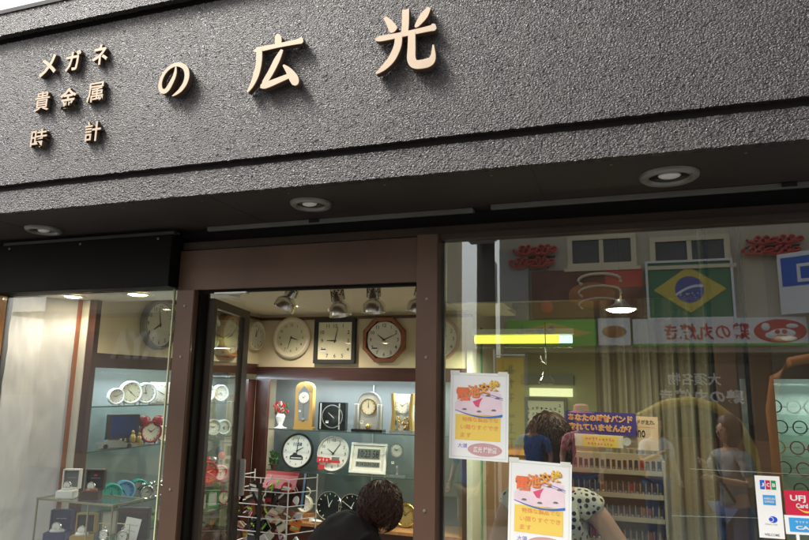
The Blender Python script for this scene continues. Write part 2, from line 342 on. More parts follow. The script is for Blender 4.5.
def bigchar(ch,cx,cy,wpx,hpx):
    c=P(cx,cy,F-.03); w_=(P(cx+wpx/2,cy,F-.03)-P(cx-wpx/2,cy,F-.03)).x; h_=(P(cx,cy-hpx/2,F-.03)-P(cx,cy+hpx/2,F-.03)).z
    b=mb(); b2=mb()
    for i,s in enumerate(K[ch]):
        pts=[(c.x+(x-50)/100*w_,c.z+(z-50)/100*h_,hw/100*(w_+h_)/2) for x,z,hw in densify(s)]
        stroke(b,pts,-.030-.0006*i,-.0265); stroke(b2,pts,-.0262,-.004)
    o=b.build('sign_letter','letter_metal',big); b2.build('letter_side_shade','letter_side_shade',o)
bigchar('光',405,39,62,64); bigchar('広',275,62,54,56); bigchar('の',173.5,78.5,31,34)
small=thing('shop_sign','small raised beige characters in three rows at the left of the stucco fascia','sign',(0,F,0))
for ch,cx,cy,w_,h_ in (('メ',49,66,19,21),('ガ',74,61,17,20),('ネ',101,55,17,20),('貴',43,101.5,17,19),('金',69,98,18,20),('属',96,92.5,18,19),('時',39.5,139,18,19),('計',93.5,131.5,18,20)):
    a=P(cx-w_/2,cy+h_/2,F-.015); d=P(cx+w_/2,cy-h_/2,F-.015); m_=P(cx,cy,F-.015); hw=(d.x-a.x)/2; hh=abs((P(cx,cy-h_/2,F-.015)-P(cx,cy+h_/2,F-.015)).z)/2
    of_=.020 if ch not in '貴属時計' else .010
    o=mb().text(ch,m_.x-hw,m_.x+hw,m_.z-hh,m_.z+hh,-.0200,ext=.006,off=of_).build('sign_letter','letter_metal',small); mb().text(ch,m_.x-hw,m_.x+hw,m_.z-hh,m_.z+hh,-.0092,ext=.075,off=of_).build('letter_side_shade','letter_side_shade',o)
# ------------------------------------------------------------------ soffit downlights
def downlight(px,py,label,tilt):
    p=PZ(px,py,ZS); big_=px>600; t=thing('ceiling_light',label,'downlight',(p.x,p.y,ZS),0,'round downlights in the soffit')
    mb().lathe([(.060,-.004),(.066,-.016),(.078,-.018),(.088,-.010),(.090,-.001)],seg=48).build('trim_ring','rail',t,True)
    mb().lathe([(.062,-.006),(.056,-.0035),(.045,-.0025),(1e-4,-.002)],seg=40).build('reflector','black_gloss',t,True)
    mb().ell((0,-.012 if tilt else 0,-.006),.034,.024,.012).build('bulb','bulb_off',t,True)
    if big_: t.scale=(1.15,1.15,1)
downlight(44,229,'round soffit downlight above the dark header of the left display window',0)
downlight(311,203,'round soffit downlight above the open doorway',1)
downlight(669,175,'round soffit downlight above the large right window, with bright bulb',1)
# ------------------------------------------------------------------ wall, headers, posts, glazing
sh=thing('storefront','brown framed shop front with header boards, posts and a recessed doorway','shopfront',(0,G,0))
def part(b,n,m,par=None,sm=False): return b.build(n,m,par,sm)
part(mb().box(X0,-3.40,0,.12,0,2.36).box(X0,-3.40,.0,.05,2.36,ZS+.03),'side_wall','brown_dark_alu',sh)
part(mb().box(-3.42,-2.115,-.08,.06,2.065,2.33,.003),'header_board','black_panel',sh)
part(mb().box(-2.11,-.745,-.012,.05,2.052,2.255,.002),'header_board','brown_alu',sh)
part(mb().box(-4.4,2.2,.0605,.09,2.28,ZS+.1),'shutter_box','black_gap',sh)
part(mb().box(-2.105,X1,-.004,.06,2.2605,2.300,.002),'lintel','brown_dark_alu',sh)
part(mb().box(-2.095,-1.992,-.035,.10,.12,2.050,.003),'door_post','brown_alu',sh)
part(mb().box(-1.9918,-1.975,.0,.06,.12,2.050),'door_stop','black_panel',sh)
part(mb().box(-.838,-.742,-.045,.10,.12,2.2585,.003),'door_post','brown_alu',sh)
part(mb().box(-3.40,-3.335,-.04,.06,.12,2.063,.003),'window_post','brown_alu',sh)
part(mb().box(-3.332,-3.315,-.01,.04,.12,2.063),'window_stop','oakwood',sh)
part(mb().box(1.35,1.45,-.045,.08,.12,2.2585,.003),'window_post','brown_alu',sh)
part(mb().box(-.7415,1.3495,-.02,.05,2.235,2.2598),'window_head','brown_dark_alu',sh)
part(mb().box(-.7415,1.3495,-.03,.06,.12,.20),'window_sill','brown_alu',sh)
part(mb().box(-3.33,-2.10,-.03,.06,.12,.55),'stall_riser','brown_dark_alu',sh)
part(mb().box(-.7413,1.3493,.012,.018,.201,2.2345),'window_pane','shop_glass',sh)
part(mb().box(-3.314,-2.150,.012,.018,.551,2.0645),'window_pane','door_glass',sh)
part(mb().box(-2.0960,-2.090,.11,.58,.551,2.0645),'side_pane','clear_glass',sh)
for x,yy in ((-2.148,.004),(-2.104,.104)): part(mb().box(x,x+.006,yy,yy+.012,.551,2.0647),'glass_edge','glass_edge',sh)
for x in (-.728,): part(mb().box(x-.013,x,.019,.03,.2,2.2345),'glazing_bead','black_panel',sh)
for x in (-2.043,-.79):
    for z in (.5,1.1,1.72,1.97): part(mb().lathe([(1e-4,-.0385 if x<-1 else -.0485),(.006,-.038 if x<-1 else -.048),(.0065,-.0352 if x<-1 else -.0452)],(x,0,z),'Y',14),'screw','rail',sh)
part(mb().box(-1.985,-.85,.005,.03,2.038,2.0515),'header_seal','black_panel',sh); part(mb().box(-1.9,-1.72,-.001,.03,2.030,2.0378),'door_closer_rail','steel',sh)
for x in (-3.2,-2.7,-2.2): part(mb().lathe([(1e-4,-.0835),(.006,-.083),(.0065,-.0803)],(x,0,2.31),'Y',14),'screw','rail',sh)
# door leaf, opened inward
dl=thing('shop_door','dark framed glass door leaf standing open inward beside the left post','door',(-1.965,G+.07,.12),R(90+15))
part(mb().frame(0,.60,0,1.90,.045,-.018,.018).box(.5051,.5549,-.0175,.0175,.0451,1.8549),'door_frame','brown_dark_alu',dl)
part(mb().box(0.0452,.5048,-.003,.003,.0452,1.8548),'glass_pane','door_glass',dl)
part(mb().box(.5705,.585,-.05,-.0185,.85,1.05,.004),'handle','steel',dl)
# interior shell
rm=thing('shop_interior','cream walled shop interior with picture rail and flat ceiling','shop room',(0,0,0))
part(mb().box(-3.45,-1.16,B+.36,B+.42,.12,2.2),'back_wall','cream_wall',rm)
part(mb().box(XLC,-1.165,B,B+.05,1.742,2.2),'back_wall','cream_wall',rm)
part(mb().box(-1.164,-1.12,B-.02,7.0,.12,2.6),'corner_wall','white_board',rm)
part(mb().box(XLC-.05,XLC-.0005,3.14,B+.3,1.766,2.2),'left_wall','cream_wall',rm)
part(mb().box(-3.50,-3.44,2.75,B+.5,.12,2.6),'left_wall','cream_wall',rm)
part(mb().box(-3.44,-.84,3.30,B+.42,2.2,2.24).box(-.84,2.0,3.32,7.0,2.56,2.6),'ceiling','ceil_cream',rm)
part(mb().box(-2.10,-.84,G+.062,3.299,2.2,2.24),'ceiling','ceil_cream',rm)
part(mb().box(-.8405,-.8,2.78,B-.03,2.2,2.6),'ceiling_step','ceil_cream',rm)
part(mb().box(-3.5,2.1,2.76,7.1,2.62,2.68),'roof','black_panel',rm)
part(mb().box(-1.11,2.0,6.9,6.96,.12,2.6),'far_wall','cream_wall',rm)
part(mb().box(2.0,2.06,2.75,6.96,.12,2.6),'right_wall','cream_wall',rm)
part(mb().box(XLC,-1.12,B-.022,B-.0005,2.150,2.172),'picture_rail','walnut',rm)
part(mb().box(XLC+.0005,XLC+.022,3.25,B-.023,2.150,2.172),'picture_rail','walnut',rm)
part(mb().box(-.8,.33,3.0,3.05,2.0,2.56),'bulkhead','brown_dark_alu',rm)
# vitrine ceiling and walls
vt=thing('display_alcove','white lined left display window alcove with two lit ceiling lights','display alcove',(0,0,0))
part(mb().box(-3.33,-2.10,2.76,3.20,2.088,2.11),'alcove_ceiling','white_paint',vt)
g=mb(); nY,nZ=34,60
vv=[(-3.30+.12*max(0,i/nY-.55)**1.5/.3+.010*noise.fractal(Vector((i*.22,j*.16,0)),1,2,3),2.735+.352*i/nY,.5+1.587*j/nZ) for i in range(nY+1) for j in range(nZ+1)]
g.add(vv,[(i*(nZ+1)+j,i*(nZ+1)+j+1,(i+1)*(nZ+1)+j+1,(i+1)*(nZ+1)+j) for i in range(nY) for j in range(nZ)])
o=g.build('cloth_lining','vitrine_cloth',vt,True)
part(mb().box(-3.166,-3.154,3.070,3.0945,.5,2.086),'edge_strip','orange_strip',vt)
part(mb().box(-3.36,-3.1005,3.095,3.12,.5,2.086),'end_panel','white_board',vt)
part(mb().box(-3.33,-2.10,2.74,3.15,.45,.56),'alcove_floor','white_board',vt)
def lit_down(px,py,z,label,r=.05,e=8,group=None,tgt=None):
    p=PZ(px,py,z); t=thing('ceiling_light',label,'downlight',(p.x,p.y,z),0,group)
    part(mb().lathe([(r*.8,-.003),(r*.95,-.008),(r*1.25,-.006),(r*1.35,-.0008)],seg=40),'trim_ring','steel',t,True)
    part(mb().lathe([(1e-4,-.012),(r*.5,-.010),(r*.79,-.004)],seg=32),'bulb','lit_warm',t,True)
    spot('lamp',(p.x,p.y,z-.03),tgt or (p.x,p.y,0),e,(1,.88,.70),150)
    return p
lit_down(73,296,2.088,'lit downlight in the left display window, the one near the cloth lining',.058,2.6,'lit downlights in the left display window')
lit_down(138,294,2.088,'lit downlight in the left display window, the brighter one towards the door',.066,3.4,'lit downlights in the left display window')
lit_down(293,305.5,2.2,'small lit ceiling lamp in the doorway beside the spotlights',.045,15)
# cabinets
SHB=(1.215,.875,.48)
cb=thing('display_cabinet','dark red wooden cabinet with glass shelves of clocks on the back wall','display cabinet',(0,B,0))
part(mb().box(XLC,-1.17,-.02,.0,1.632,1.741),'cornice','redwood_h',cb)
part(mb().box(XLC+.001,-2.93,-.019,.02,.12,1.6315),'upright','redwood',cb)
part(mb().box(-1.20,-1.17,-.019,.02,.12,1.6315),'upright','redwood',cb)
part(mb().box(-2.929,-1.201,-.017,.34,.12,.455),'base_cupboard','redwood_h',cb)
part(mb().box(-2.929,-1.201,-.03,.34,.456,SHB[2]),'ledge','oakwood',cb)
part(mb().box(XLC,-1.17,.341,.355,.12,1.74),'back_panel','cab_back',cb)
part(mb().box(XLC,-1.17,.0005,.34,1.70,1.72),'inner_top','white_paint',cb)
for z in SHB[:2]:
    s_=part(mb().box(-2.925,-1.205,.02,.335,z-.008,z),'glass_shelf','shelf_glass',cb); part(mb().box(-2.925,-1.205,.0165,.0195,z-.008,z),'shelf_edge','shelf_edge',s_)
part(mb().box(-2.085,-2.075,.330,.3405,.48,1.6),'shelf_standard','steel',cb)
part(mb().box(-2.9,-1.23,.05,.085,1.655,1.69),'strip_light','lit_cool',cb)
area('cabinet_lamp',(-2.05,B+.10,1.65),(R(-12),0,0),1.6,.05,8,(.78,.92,1))
cl=thing('display_cabinet','dark red wooden cabinet of alarm clocks along the left shop wall','display cabinet',(0,0,0))
XB=XLC-.30
part(mb().box(XLC-.02,XLC,3.14,B-.021,1.677,1.765),'cornice','redwood_h',cl)
part(mb().box(XLC-.05,XLC+.002,3.10,3.139,.12,2.086),'end_upright','redwood',cl)
part(mb().box(XLC-.02,XLC+.0,4.02,4.09,.12,1.6315),'upright','redwood',cl)
part(mb().box(XLC-.04,XLC-.001,4.86,B-.021,.12,1.6315),'upright','redwood',cl)
part(mb().box(XB-.02,XB,3.14,B,.12,1.74),'back_panel','cab_back',cl)
part(mb().box(XB,XLC-.021,3.14,B,1.70,1.72),'inner_top','white_paint',cl)
part(mb().box(XB,XLC-.003,3.14,4.86,.12,.42),'base_cupboard','redwood_h',cl)
SHL=[PX(150,404,-3.16).z,PX(150,443,-3.16).z,PX(150,496,-3.16).z,.62]
for z in SHL:
    s_=part(mb().box(XB+.005,XLC-.023,3.145,4.855,z-.008,z),'glass_shelf','shelf_glass',cl); part(mb().box(XLC-.0225,XLC-.0195,3.145,4.855,z-.008,z),'shelf_edge','shelf_edge',s_)
part(mb().box(XLC-.11,XLC-.075,3.2,4.8,1.683,1.697),'strip_light','lit_cool',cl)
area('cabinet_lamp',(XLC-.11,4.0,1.65),(0,R(-12),0),.05,1.6,5.5,(.72,.88,1))
# ================================================================== clocks
NUM=['12','1','2','3','4','5','6','7','8','9','10','11']
def hand(b,cx,cz,ang,L,w_,y):
    s,c=math.sin(ang),math.cos(ang)
    b.prism([(cx-s*L*.15-c*w_,cz-c*L*.15+s*w_),(cx+s*L-c*w_*.4,cz+c*L+s*w_*.4),(cx+s*L+c*w_*.4,cz+c*L-s*w_*.4),(cx-s*L*.15+c*w_,cz-c*L*.15-s*w_)],y-.001,y)
def dial(par,r,h,m,y=0,cx=0,cz=0,nums=True,ticks=False,square=0,face='face_white',ns=.24,hm='ink',sub=None,second=None,hw=1,rx=1):
    """dial centred at (cx,cz), its face at depth y, numerals and hands in front"""
    if square: f=mb().box(cx-square,cx+square,y,y+.006,cz-square,cz+square)
    else: f=mb().lathe([(1e-4,y),(r,y),(r,y+.006)],(cx,0,cz),'Y',40)
    part(f,'dial',face,par)
    if nums:
        b=mb()
        for i,t in enumerate(NUM):
            a=i*PI/6; k=.80*r
            x,z=k*math.sin(a),k*math.cos(a)
            if square: sc_=1/max(abs(math.sin(a)),abs(math.cos(a))); x,z=square*.80*math.sin(a)*sc_*.96,square*.80*math.cos(a)*sc_
            b.textc(t,cx+x,cz+z,r*ns,y-.0006,off=.012)
        o_=part(b,'numerals','ink' if hm!='white_paint' else 'white_paint',par)
    if ticks:
        b=mb()
        for i in range(12):
            a=i*PI/6; s,c=math.sin(a),math.cos(a); L0,L1,ww=.78*r,.92*r,.028*r
            b.prism([(cx+s*L0-c*ww,cz+c*L0+s*ww),(cx+s*L1-c*ww,cz+c*L1+s*ww),(cx+s*L1+c*ww,cz+c*L1-s*ww),(cx+s*L0+c*ww,cz+c*L0-s*ww)],y-.001,y-.0003)
        part(b,'hour_marks',hm,par)
    th,tm=(h+m/60)*PI/6,m*PI/30
    b=mb(); hand(b,cx,cz,th,r*.48,r*.045*hw,y-.002); part(b,'hour_hand',hm,par)
    b=mb(); hand(b,cx,cz,tm,r*.74,r*.032*hw,y-.0035); part(b,'minute_hand',hm,par)
    part(mb().lathe([(1e-4,y-.006),(r*.05,y-.006),(r*.05,y-.0005)],(cx,0,cz),'Y',12),'hub',hm,par)
def size_at(px,py,Y,wpx): return abs((P(px+wpx/2,py,Y)-P(px-wpx/2,py,Y)).x)
def price(par,x,z,y,w_=.028,h_=.02,dark=True):
    c=part(mb().box(x-w_/2,x+w_/2,y-.001,y,z-h_/2,z+h_/2),'price_card','paper',par)
    part(mb().box(x-w_*.32,x+w_*.32,y-.0018,y-.0011,z+h_*.05,z+h_*.3),'print','ink',c)
def wire_up(par,r,top): part(mb().box(-.0012,.0012,.012,.014,r*.9,top),'hanging_wire','black_matte',par)
WY=B-.004
def wall_clock(px,py,rpx,label,shape,rim,face,h,m,w_=.16,Y=WY,loc=None,rz=0,depth=.04,lens=True,grp='wall clocks hung from the picture rail',**kw):
    p=loc or P(px,py,Y); r=kw.pop('R',None) or size_at(px,py,Y,rpx*2)/2
    t=thing('wall_clock',label,'wall clock',p,rz,grp)
    ri=r*(1-w_)
    if shape=='round': part(mb().ring(r,ri,-depth,-.002,n=56,bev=r*w_*.35),'rim',rim,t,True); dial(t,ri+.002,h,m,y=-depth*.55,face=face,**kw)
    elif shape=='oct': part(mb().ring(r/math.cos(PI/8),ri/math.cos(PI/8),-depth,-.002,n=8,rot=PI/8,bev=r*w_*.15),'rim',rim,t); part(mb().ring(ri/math.cos(PI/8)+.001,ri/math.cos(PI/8)-.002,-depth*.8,-depth*.3,n=8,rot=PI/8),'inner_edge','black_matte',t); dial(t,ri*.98,h,m,y=-depth*.5,face=face,**kw)
    elif shape=='sq': part(mb().frame(-r,r,-r,r,r*w_,-depth,-.002,.002),'rim',rim,t); dial(t,ri,h,m,y=-depth*.5,square=ri-.001,face=face,**kw)
    if lens: part(mb().lathe([(1e-4,-depth*.8),(ri*.99 if shape!='oct' else ri*.95,-depth*.8)],(0,0,0),'Y',40),'front_glass','clear_glass',t)
    wire_up(t,r,2.155-p[2]); return t,r
def car_tag(t,r,x=-.45,z=-.42,y=-.024):
    c=part(mb().box(x*r-.03,x*r+.03,y-.001,y,z*r-.014,z*r+.016),'label_card','paper',t); part(mb().box(x*r-.024,x*r+.024,y-.002,y-.0012,z*r+.002,z*r+.013),'print','ink',c)
t,r=wall_clock(292.5,338,18.5,'round wall clock with broad white rim hanging nearest the wall corner','round','off_white','face_cream',3,33,w_=.24,ns=.16); price(t,.06,-.04,-.026,.035,.012)
t,r=wall_clock(336,341,20.5,'square wall clock in a thick black frame with large numerals','sq','black_matte','face_cream',9,2,w_=.17,ns=.20); car_tag(t,r,-.55,-.42)
t,r=wall_clock(385,340,20.8,'octagonal wall clock in a reddish brown wooden frame','oct','rustwood','face_white',10,11,w_=.17,ns=.19); car_tag(t,r)
t,r=wall_clock(439,339,21,'round wall clock with a light wooden rim behind the brown post right of the doorway','round','oakwood','face_white',2,28,w_=.13,ns=.2)
# clocks on the left wall, facing into the shop
def lw(py,px): p=PX(px,py,XLC+.004); return p
for px,py,rv,rim,face,lab,h,m,wd in ((253,336,.125,'off_white','face_white','white faced round wall clock high on the left wall, next to the corner',12,5,.10),
        (227,335,.185,'oakwood','face_cream','round wall clock with a deep brown wooden rim seen through the open glass door',8,7,.20),
        (203,332,.17,'white_plastic','face_grey','pale round wall clock at the left edge of the open door glass',10,20,.10),
        (157,325,.170,'rail','face_white','grey rimmed round wall clock seen through the left display window',7,58,.13)):
    wall_clock(0,0,0,lab,'round',rim,face,h,m,w_=wd,loc=lw(py,px),rz=R(90),R=rv,grp='wall clocks on the left wall',depth=.05 if wd<.2 else .08,ns=.19)
# ------------------------------------------------------------------ items on the back cabinet shelves
YI=B+.12
def at(px,z,Y=YI): q=P(px,400,Y); # x from pixel at given height
def itx(px,z,Y): # x of pixel column px at height z on plane Y
    p=P(px,385,Y); 
    for _ in range(3):
        # adjust row
        v=Vector((p.x,Y,z))-EYE; zz=v.dot(_fw); py=270-FPX*v.dot(UP)/zz; p=P(px,py,Y)
    return p.x
K1=size_at(350,430,YI,1)     # metres per photo pixel at the back shelves
def item(name,label,cat,px,z,Y=YI,rz=0,grp=None): return thing(name,label,cat,(itx(px,z,Y),Y,z+.0005),rz,grp)
s1,s2,s3=SHB
# flower vase
t=item('flower_vase','small white vase of red and white artificial flowers on the top shelf','vase',280,s1,B+.08,grp=None)
part(mb().lathe([(.001,0),(.055,0),(.06,.006),(.03,.014),(.018,.03),(.03,.06),(.042,.10),(.03,.125),(.036,.135)],seg=28),'vase','white_plastic',t,True)
for nm,m_,n in (('red_flowers','red',26),('white_flowers','white_plastic',16),('leaves','leaf',22)):
    b=mb()
    for i in range(n):
        a=rnd.uniform(0,2*PI); rr=rnd.uniform(.01,.075) if m_!='white_plastic' else rnd.uniform(0,.045); z=.14+rnd.uniform(0,.09)-rr*.3
        c=Vector((rr*math.cos(a),rr*math.sin(a)*.6,z))
        for k in range(5):
            a2=k*2*PI/5+a; s=.014
            e=c+Vector((math.cos(a2)*s,-.005,math.sin(a2)*s)); f_=c+Vector((math.cos(a2+.9)*s,-.002,math.sin(a2+.9)*s))
            b.add([c,e,f_,c+Vector((0,-.006,0))],[(0,1,2),(1,2,3)])
    part(b,nm,m_,t)
# gold pendulum clock
t=item('pendulum_clock','tall golden wooden pendulum clock with arched top on the top shelf','clock',304,s1)
W=20*K1/2; H=44*K1
pts=[(-W*1.02,.0),(W*1.02,0),(W*1.02,.012),(W*.92,.02),(W*.92,H*.86)]+[(W*.92*math.cos(a),H*.86+H*.14*math.sin(a)) for a in [PI*k/10 for k in range(1,10)]]+[(-W*.92,H*.86),(-W*.92,.02),(-W*1.02,.012)]
part(mb().prism(pts,-.025,.03),'case','brass_wood',t)
part(mb().prism([(-W*.5,H*.18),(W*.5,H*.18),(W*.62,H*.5),(W*.62,H*.75),(0,H*.93),(-W*.62,H*.75),(-W*.62,H*.5)],-.0262,-.0252),'front_panel','cab_dark',t)
dial(t,W*.5,10,8,y=-.034,cz=H*.66,face='face_white',nums=False,ticks=True)
part(mb().tube([(0,-.029,H*.5),(0,-.029,H*.2)],.0015).lathe([(1e-4,-.032),(.014,-.031),(.014,-.027)],(0,0,H*.2),'Y',20),'pendulum','chrome',t)
price(t,-W*.35,H*.38,-.03,.02,.016)
# black desk clock
t=item('desk_clock','wide low black glossy desk clock with a ring dial on the top shelf','clock',332.5,s1)
W=27.5*K1/2; H=25.5*K1
part(mb().box(-W,W,-.03,.03,0,H,.004),'case','black_gloss',t)
for x in (-W*.86,W*.52): part(mb().box(x,x+W*.10,-.0325,-.0305,.01,H-.008),'trim_bar','steel',t)
part(mb().ring(H*.42,H*.385,-.034,-.0305,(W*.06,H*.5)),'dial_ring','chrome',t,True)
b=mb(); hand(b,W*.06,H*.5,-.9,H*.2,.003,-.033); hand(b,W*.06,H*.5,2.2,H*.1,.003,-.0345); part(b,'hands','white_paint',t); price(t,-W*.3,H*.3,-.0352,.025,.02)
# arched silver clock
t=item('mantel_clock','silver mantel clock with an arched top between two grey pillars','clock',368.5,s1)
W=29*K1/2; H=36*K1
part(mb().box(-W*1.05,W*1.05,-.05,.04,0,.022,.003),'base','black_gloss',t)
part(mb().prism([(-W*.72,.023),(W*.72,.023)]+[(W*.72*math.cos(a),H-W*.72+W*.72*math.sin(a)) for a in [PI*k/20 for k in range(21)]],-.01,.03),'arch','steel',t)
part(mb().ring(W*.80,W*.73,-.014,.03,(0,H-W*.80),48),'arch_rim','lamp_in',t,True)
for x in (-W*.78,W*.78): part(mb().lathe([(W*.20,.023),(W*.20,H*.66),(W*.17,H*.69),(1e-4,H*.69)],(x,-.015,0),seg=24),'pillar','rail',t,True)
dial(t,W*.47,12,0,y=-.016,cz=H*.62,face='face_cream',nums=False,ticks=True); part(mb().ring(W*.52,W*.46,-.022,-.0105,(0,H*.62)),'bezel','gold',t,True)
part(mb().ell((0,-.03,.045),.018,.012,.022),'pendulum_ornament','gold',t,True); price(t,-W*.35,H*.24,-.045,.03,.024)
# carved gold clock
t=item('mantel_clock','narrow glass and gold mantel clock at the right end of the top shelf','clock',402.5,s1)
W=21.5*K1/2; H=35*K1
for x in (-1,1): part(mb().prism([(x*W,0.02),(x*W*.72,.02),(x*W*.62,H*.5),(x*W*.75,H),(x*W,H),(x*W*.86,H*.5)],-.03,.03),'side_column','gold_paint',t)
part(mb().box(-W*.92,W*.92,.008,.018,.02,H*.985),'back_plate','face_grey',t)
part(mb().box(-W*1.05,W*1.05,-.04,.035,0,.022,.003),'base','chrome',t)
dial(t,W*.58,10,9,y=-.012,cz=H*.68,face='face_white',nums=False,ticks=True); price(t,-W*.5,H*.6,-.022,.022,.016)
b=mb()
for i in range(24): b.ell((rnd.uniform(-W*.5,W*.5),-.005+rnd.uniform(-.01,.01),.03+rnd.uniform(0,H*.33)),.007,.006,.010,8)
part(b,'ornament','gold',t,True)
# shelf 2
def leaning(name,label,cat,px,z,r,rim,face,h,m,**kw):
    t=thing(name,label,cat,(itx(px,z+r,B+.16),B+.16,z+r*1.0),0,kw.pop('grp',None),rot=(R(-9),0,0))
    wd=kw.pop('wd',.1); part(mb().ring(r,r*(1-wd),-.03,0,n=56,bev=r*wd*.3),'rim',rim,t,True); part(mb().lathe([(r*.97,-.001),(1e-4,-.001)],(0,0,0),'Y',40),'back',rim,t)
    dial(t,r*(1-wd)+.001,h,m,y=-.016,face=face,**kw); return t
r=16.3*K1; t=leaning('wall_clock','round clock with a dark rim and a car picture standing on the middle shelf','clock',298,s2,r,'black_matte','face_white',2,0,wd=.09,ns=.13)
part(mb().textc('11:58',0,r*.38,r*.2,-.018,off=.03),'printed_numbers','navy',t)
part(mb().prism([(-.42*r,-.48*r),(.42*r,-.48*r),(.42*r,-.32*r),(.30*r,-.22*r),(.05*r,-.2*r),(-.02*r,-.1*r),(-.2*r,-.1*r),(-.28*r,-.22*r),(-.42*r,-.28*r)],-.0185,-.0165),'car_print','ink',t)
part(mb().box(-.34*r,.34*r,-.0195,-.0187,-.42*r,-.36*r),'car_print_windows','paper_line',t)
r=15.8*K1; t=leaning('wall_clock','round white clock with a red tag standing on the middle shelf','clock',334,s2,r,'white_plastic','face_white',10,6,wd=.06,ns=.18)
part(mb().box(-.06*r,.42*r,-.018,-.0165,-.42*r,-.2*r),'day_display','lcd',t)
b=mb()
for x,z,w_,h_ in ((-.72*r,-.40*r,.20*r,.16*r),(-.30*r,-.40*r,.20*r,.14*r),(.2*r,-.46*r,.36*r,.08*r),(-.6*r,-.80*r,.20*r,.14*r)): b.box(x-w_,x+w_,-.045,-.043,z-h_,z+h_,.0008)
tg=part(b,'red_tag','red',t); part(greek(mb(),-.85*r,-.15*r,-.48*r,-.32*r,-.0456,3),'print','white_paint',tg)
t=thing('digital_clock','white framed digital clock with black figures leaning on the middle shelf','clock',(itx(367.5,s2,YI),YI,s2+.001),0,None,rot=(R(-12),0,0))
W=35*K1/2; H=27*K1
part(mb().frame(-W,W,0,H,.022,-.03,.0,.003),'frame','white_plastic',t); part(mb().box(-W+.023,W-.023,-.018,-.002,.023,H-.023),'front_panel','face_white',t)
part(mb().box(-W*.62,W*.62,-.021,-.0185,H*.48,H*.80),'display','lcd',t); part(mb().box(-W*.66,W*.66,-.021,-.0185,H*.22,H*.38),'display','lcd',t)
part(mb().text('10:23 58',-W*.56,W*.56,H*.52,H*.76,-.0215,off=.01),'digits','ink',t); part(mb().text('9 14 SUN 24.8',-W*.6,W*.6,H*.25,H*.355,-.0215,off=.01),'digits','ink',t)
t=item('crystal_clock','clear glass mantel clock with a round dial at the right of the middle shelf','clock',397,s2)
W=18*K1/2; H=34*K1
part(mb().prism([(-W*.8,.012),(W*.8,.012),(W*.95,H*.6)]+[(W*.95*math.cos(a),H-W*.95+W*.95*math.sin(a)) for a in [PI*k/12 for k in range(1,12)]]+[(-W*.95,H*.6)],-.012,.012),'glass_body','clear_glass',t)
part(mb().box(-W,W,-.03,.03,0,.012,.002),'base','chrome',t); dial(t,W*.62,10,10,y=-.018,cz=H*.66,face='face_grey',nums=False,ticks=True); part(mb().ring(W*.7,W*.61,-.022,-.014,(0,H*.66)),'bezel','chrome',t,True); price(t,-W*.4,H*.34,-.02,.022,.02)
part(mb().lathe([(.001,.013),(.012,.014),(.006,.04),(.014,.07),(1e-4,.085)],seg=16),'ornament','chrome',t,True)
# small potted plant left
t=item('small_plant','little green leafy plant at the left end of the middle shelf','plant',273.5,s2,B+.07)
part(mb().cyl((0,0,0),.022,.04,r2=.028),'pot','walnut',t,True)
b=mb()
for i in range(70):
    a=rnd.uniform(0,2*PI); c=Vector((rnd.uniform(-.035,.035),rnd.uniform(-.03,.03),rnd.uniform(.035,.14))); d=Vector((math.cos(a),rnd.uniform(-.6,.6),rnd.uniform(-.2,1))).normalized()*.028; e=d.cross(Vector((0,1,.2))).normalized()*.009
    b.add([c-e,c+e,c+d],[(0,1,2)])
part(b,'foliage','leaf',t)
# ledge row
t=item('desk_clock','small white clock with a ring handle on a little wooden box','clock',305,s3+.058,B+.10)
r=7.4*K1
part(mb().ring(r,r*.8,-.03,.01,(0,r),36,bev=.003),'rim','off_white',t,True); part(mb().lathe([(r*.95,.009),(1e-4,.009)],(0,0,r),'Y',30),'back','off_white',t); dial(t,r*.8,10,0,y=-.012,cz=r,nums=False,ticks=True,face='face_white')
part(mb().tube([(.035*math.sin(a)+.012,-.01,2*r+.03+.035*math.cos(a)) for a in [R(-70+k*24) for k in range(11)]],.006),'ring_handle','off_white',t,True)
t=item('wooden_box','small pale wooden box under the ring handled clock','box',305,s3,B+.10)
part(mb().box(-.075,.075,-.05,.05,0,.057,.002),'box_body','oakwood',t); price(t,-.02,.028,-.0508,.04,.03)
for px,py,label in ((330,502,'round black faced clock with a silver rim on the ledge, left of the pair'),(352,499,'round black faced clock with a silver rim on the ledge, right of the pair')):
    r=12.6*K1 if px<340 else 12.2*K1
    t=leaning('wall_clock',label,'clock',px,s3,r,'chrome','black_gloss',12,57 if px<340 else 50,wd=.05,nums=False,ticks=True,hm='white_paint',grp='round black faced clocks on the ledge',hw=.8)
t=leaning('desk_clock','round golden clock on the ledge behind the bending person','clock',406,s3,10*K1,'gold','gold_paint',10,8,wd=.14,nums=False,ticks=True)
t=item('ornament','flat grey ornament lying on the ledge below the black clocks','ornament',316,s3,B+.03); part(mb().ell((0,0,.012),.05,.02,.012).box(-.06,-.02,-.01,.01,0,.03,.003),'body','white_plastic',t,True)
t=item('folded_stand','white folded stand on the ledge in front of the black clocks','stand',338,s3,B+.02); part(mb().box(-.06,.07,-.008,.008,0,.012,.002).box(-.03,.06,-.006,.006,.0125,.05,.002),'body','white_plastic',t)
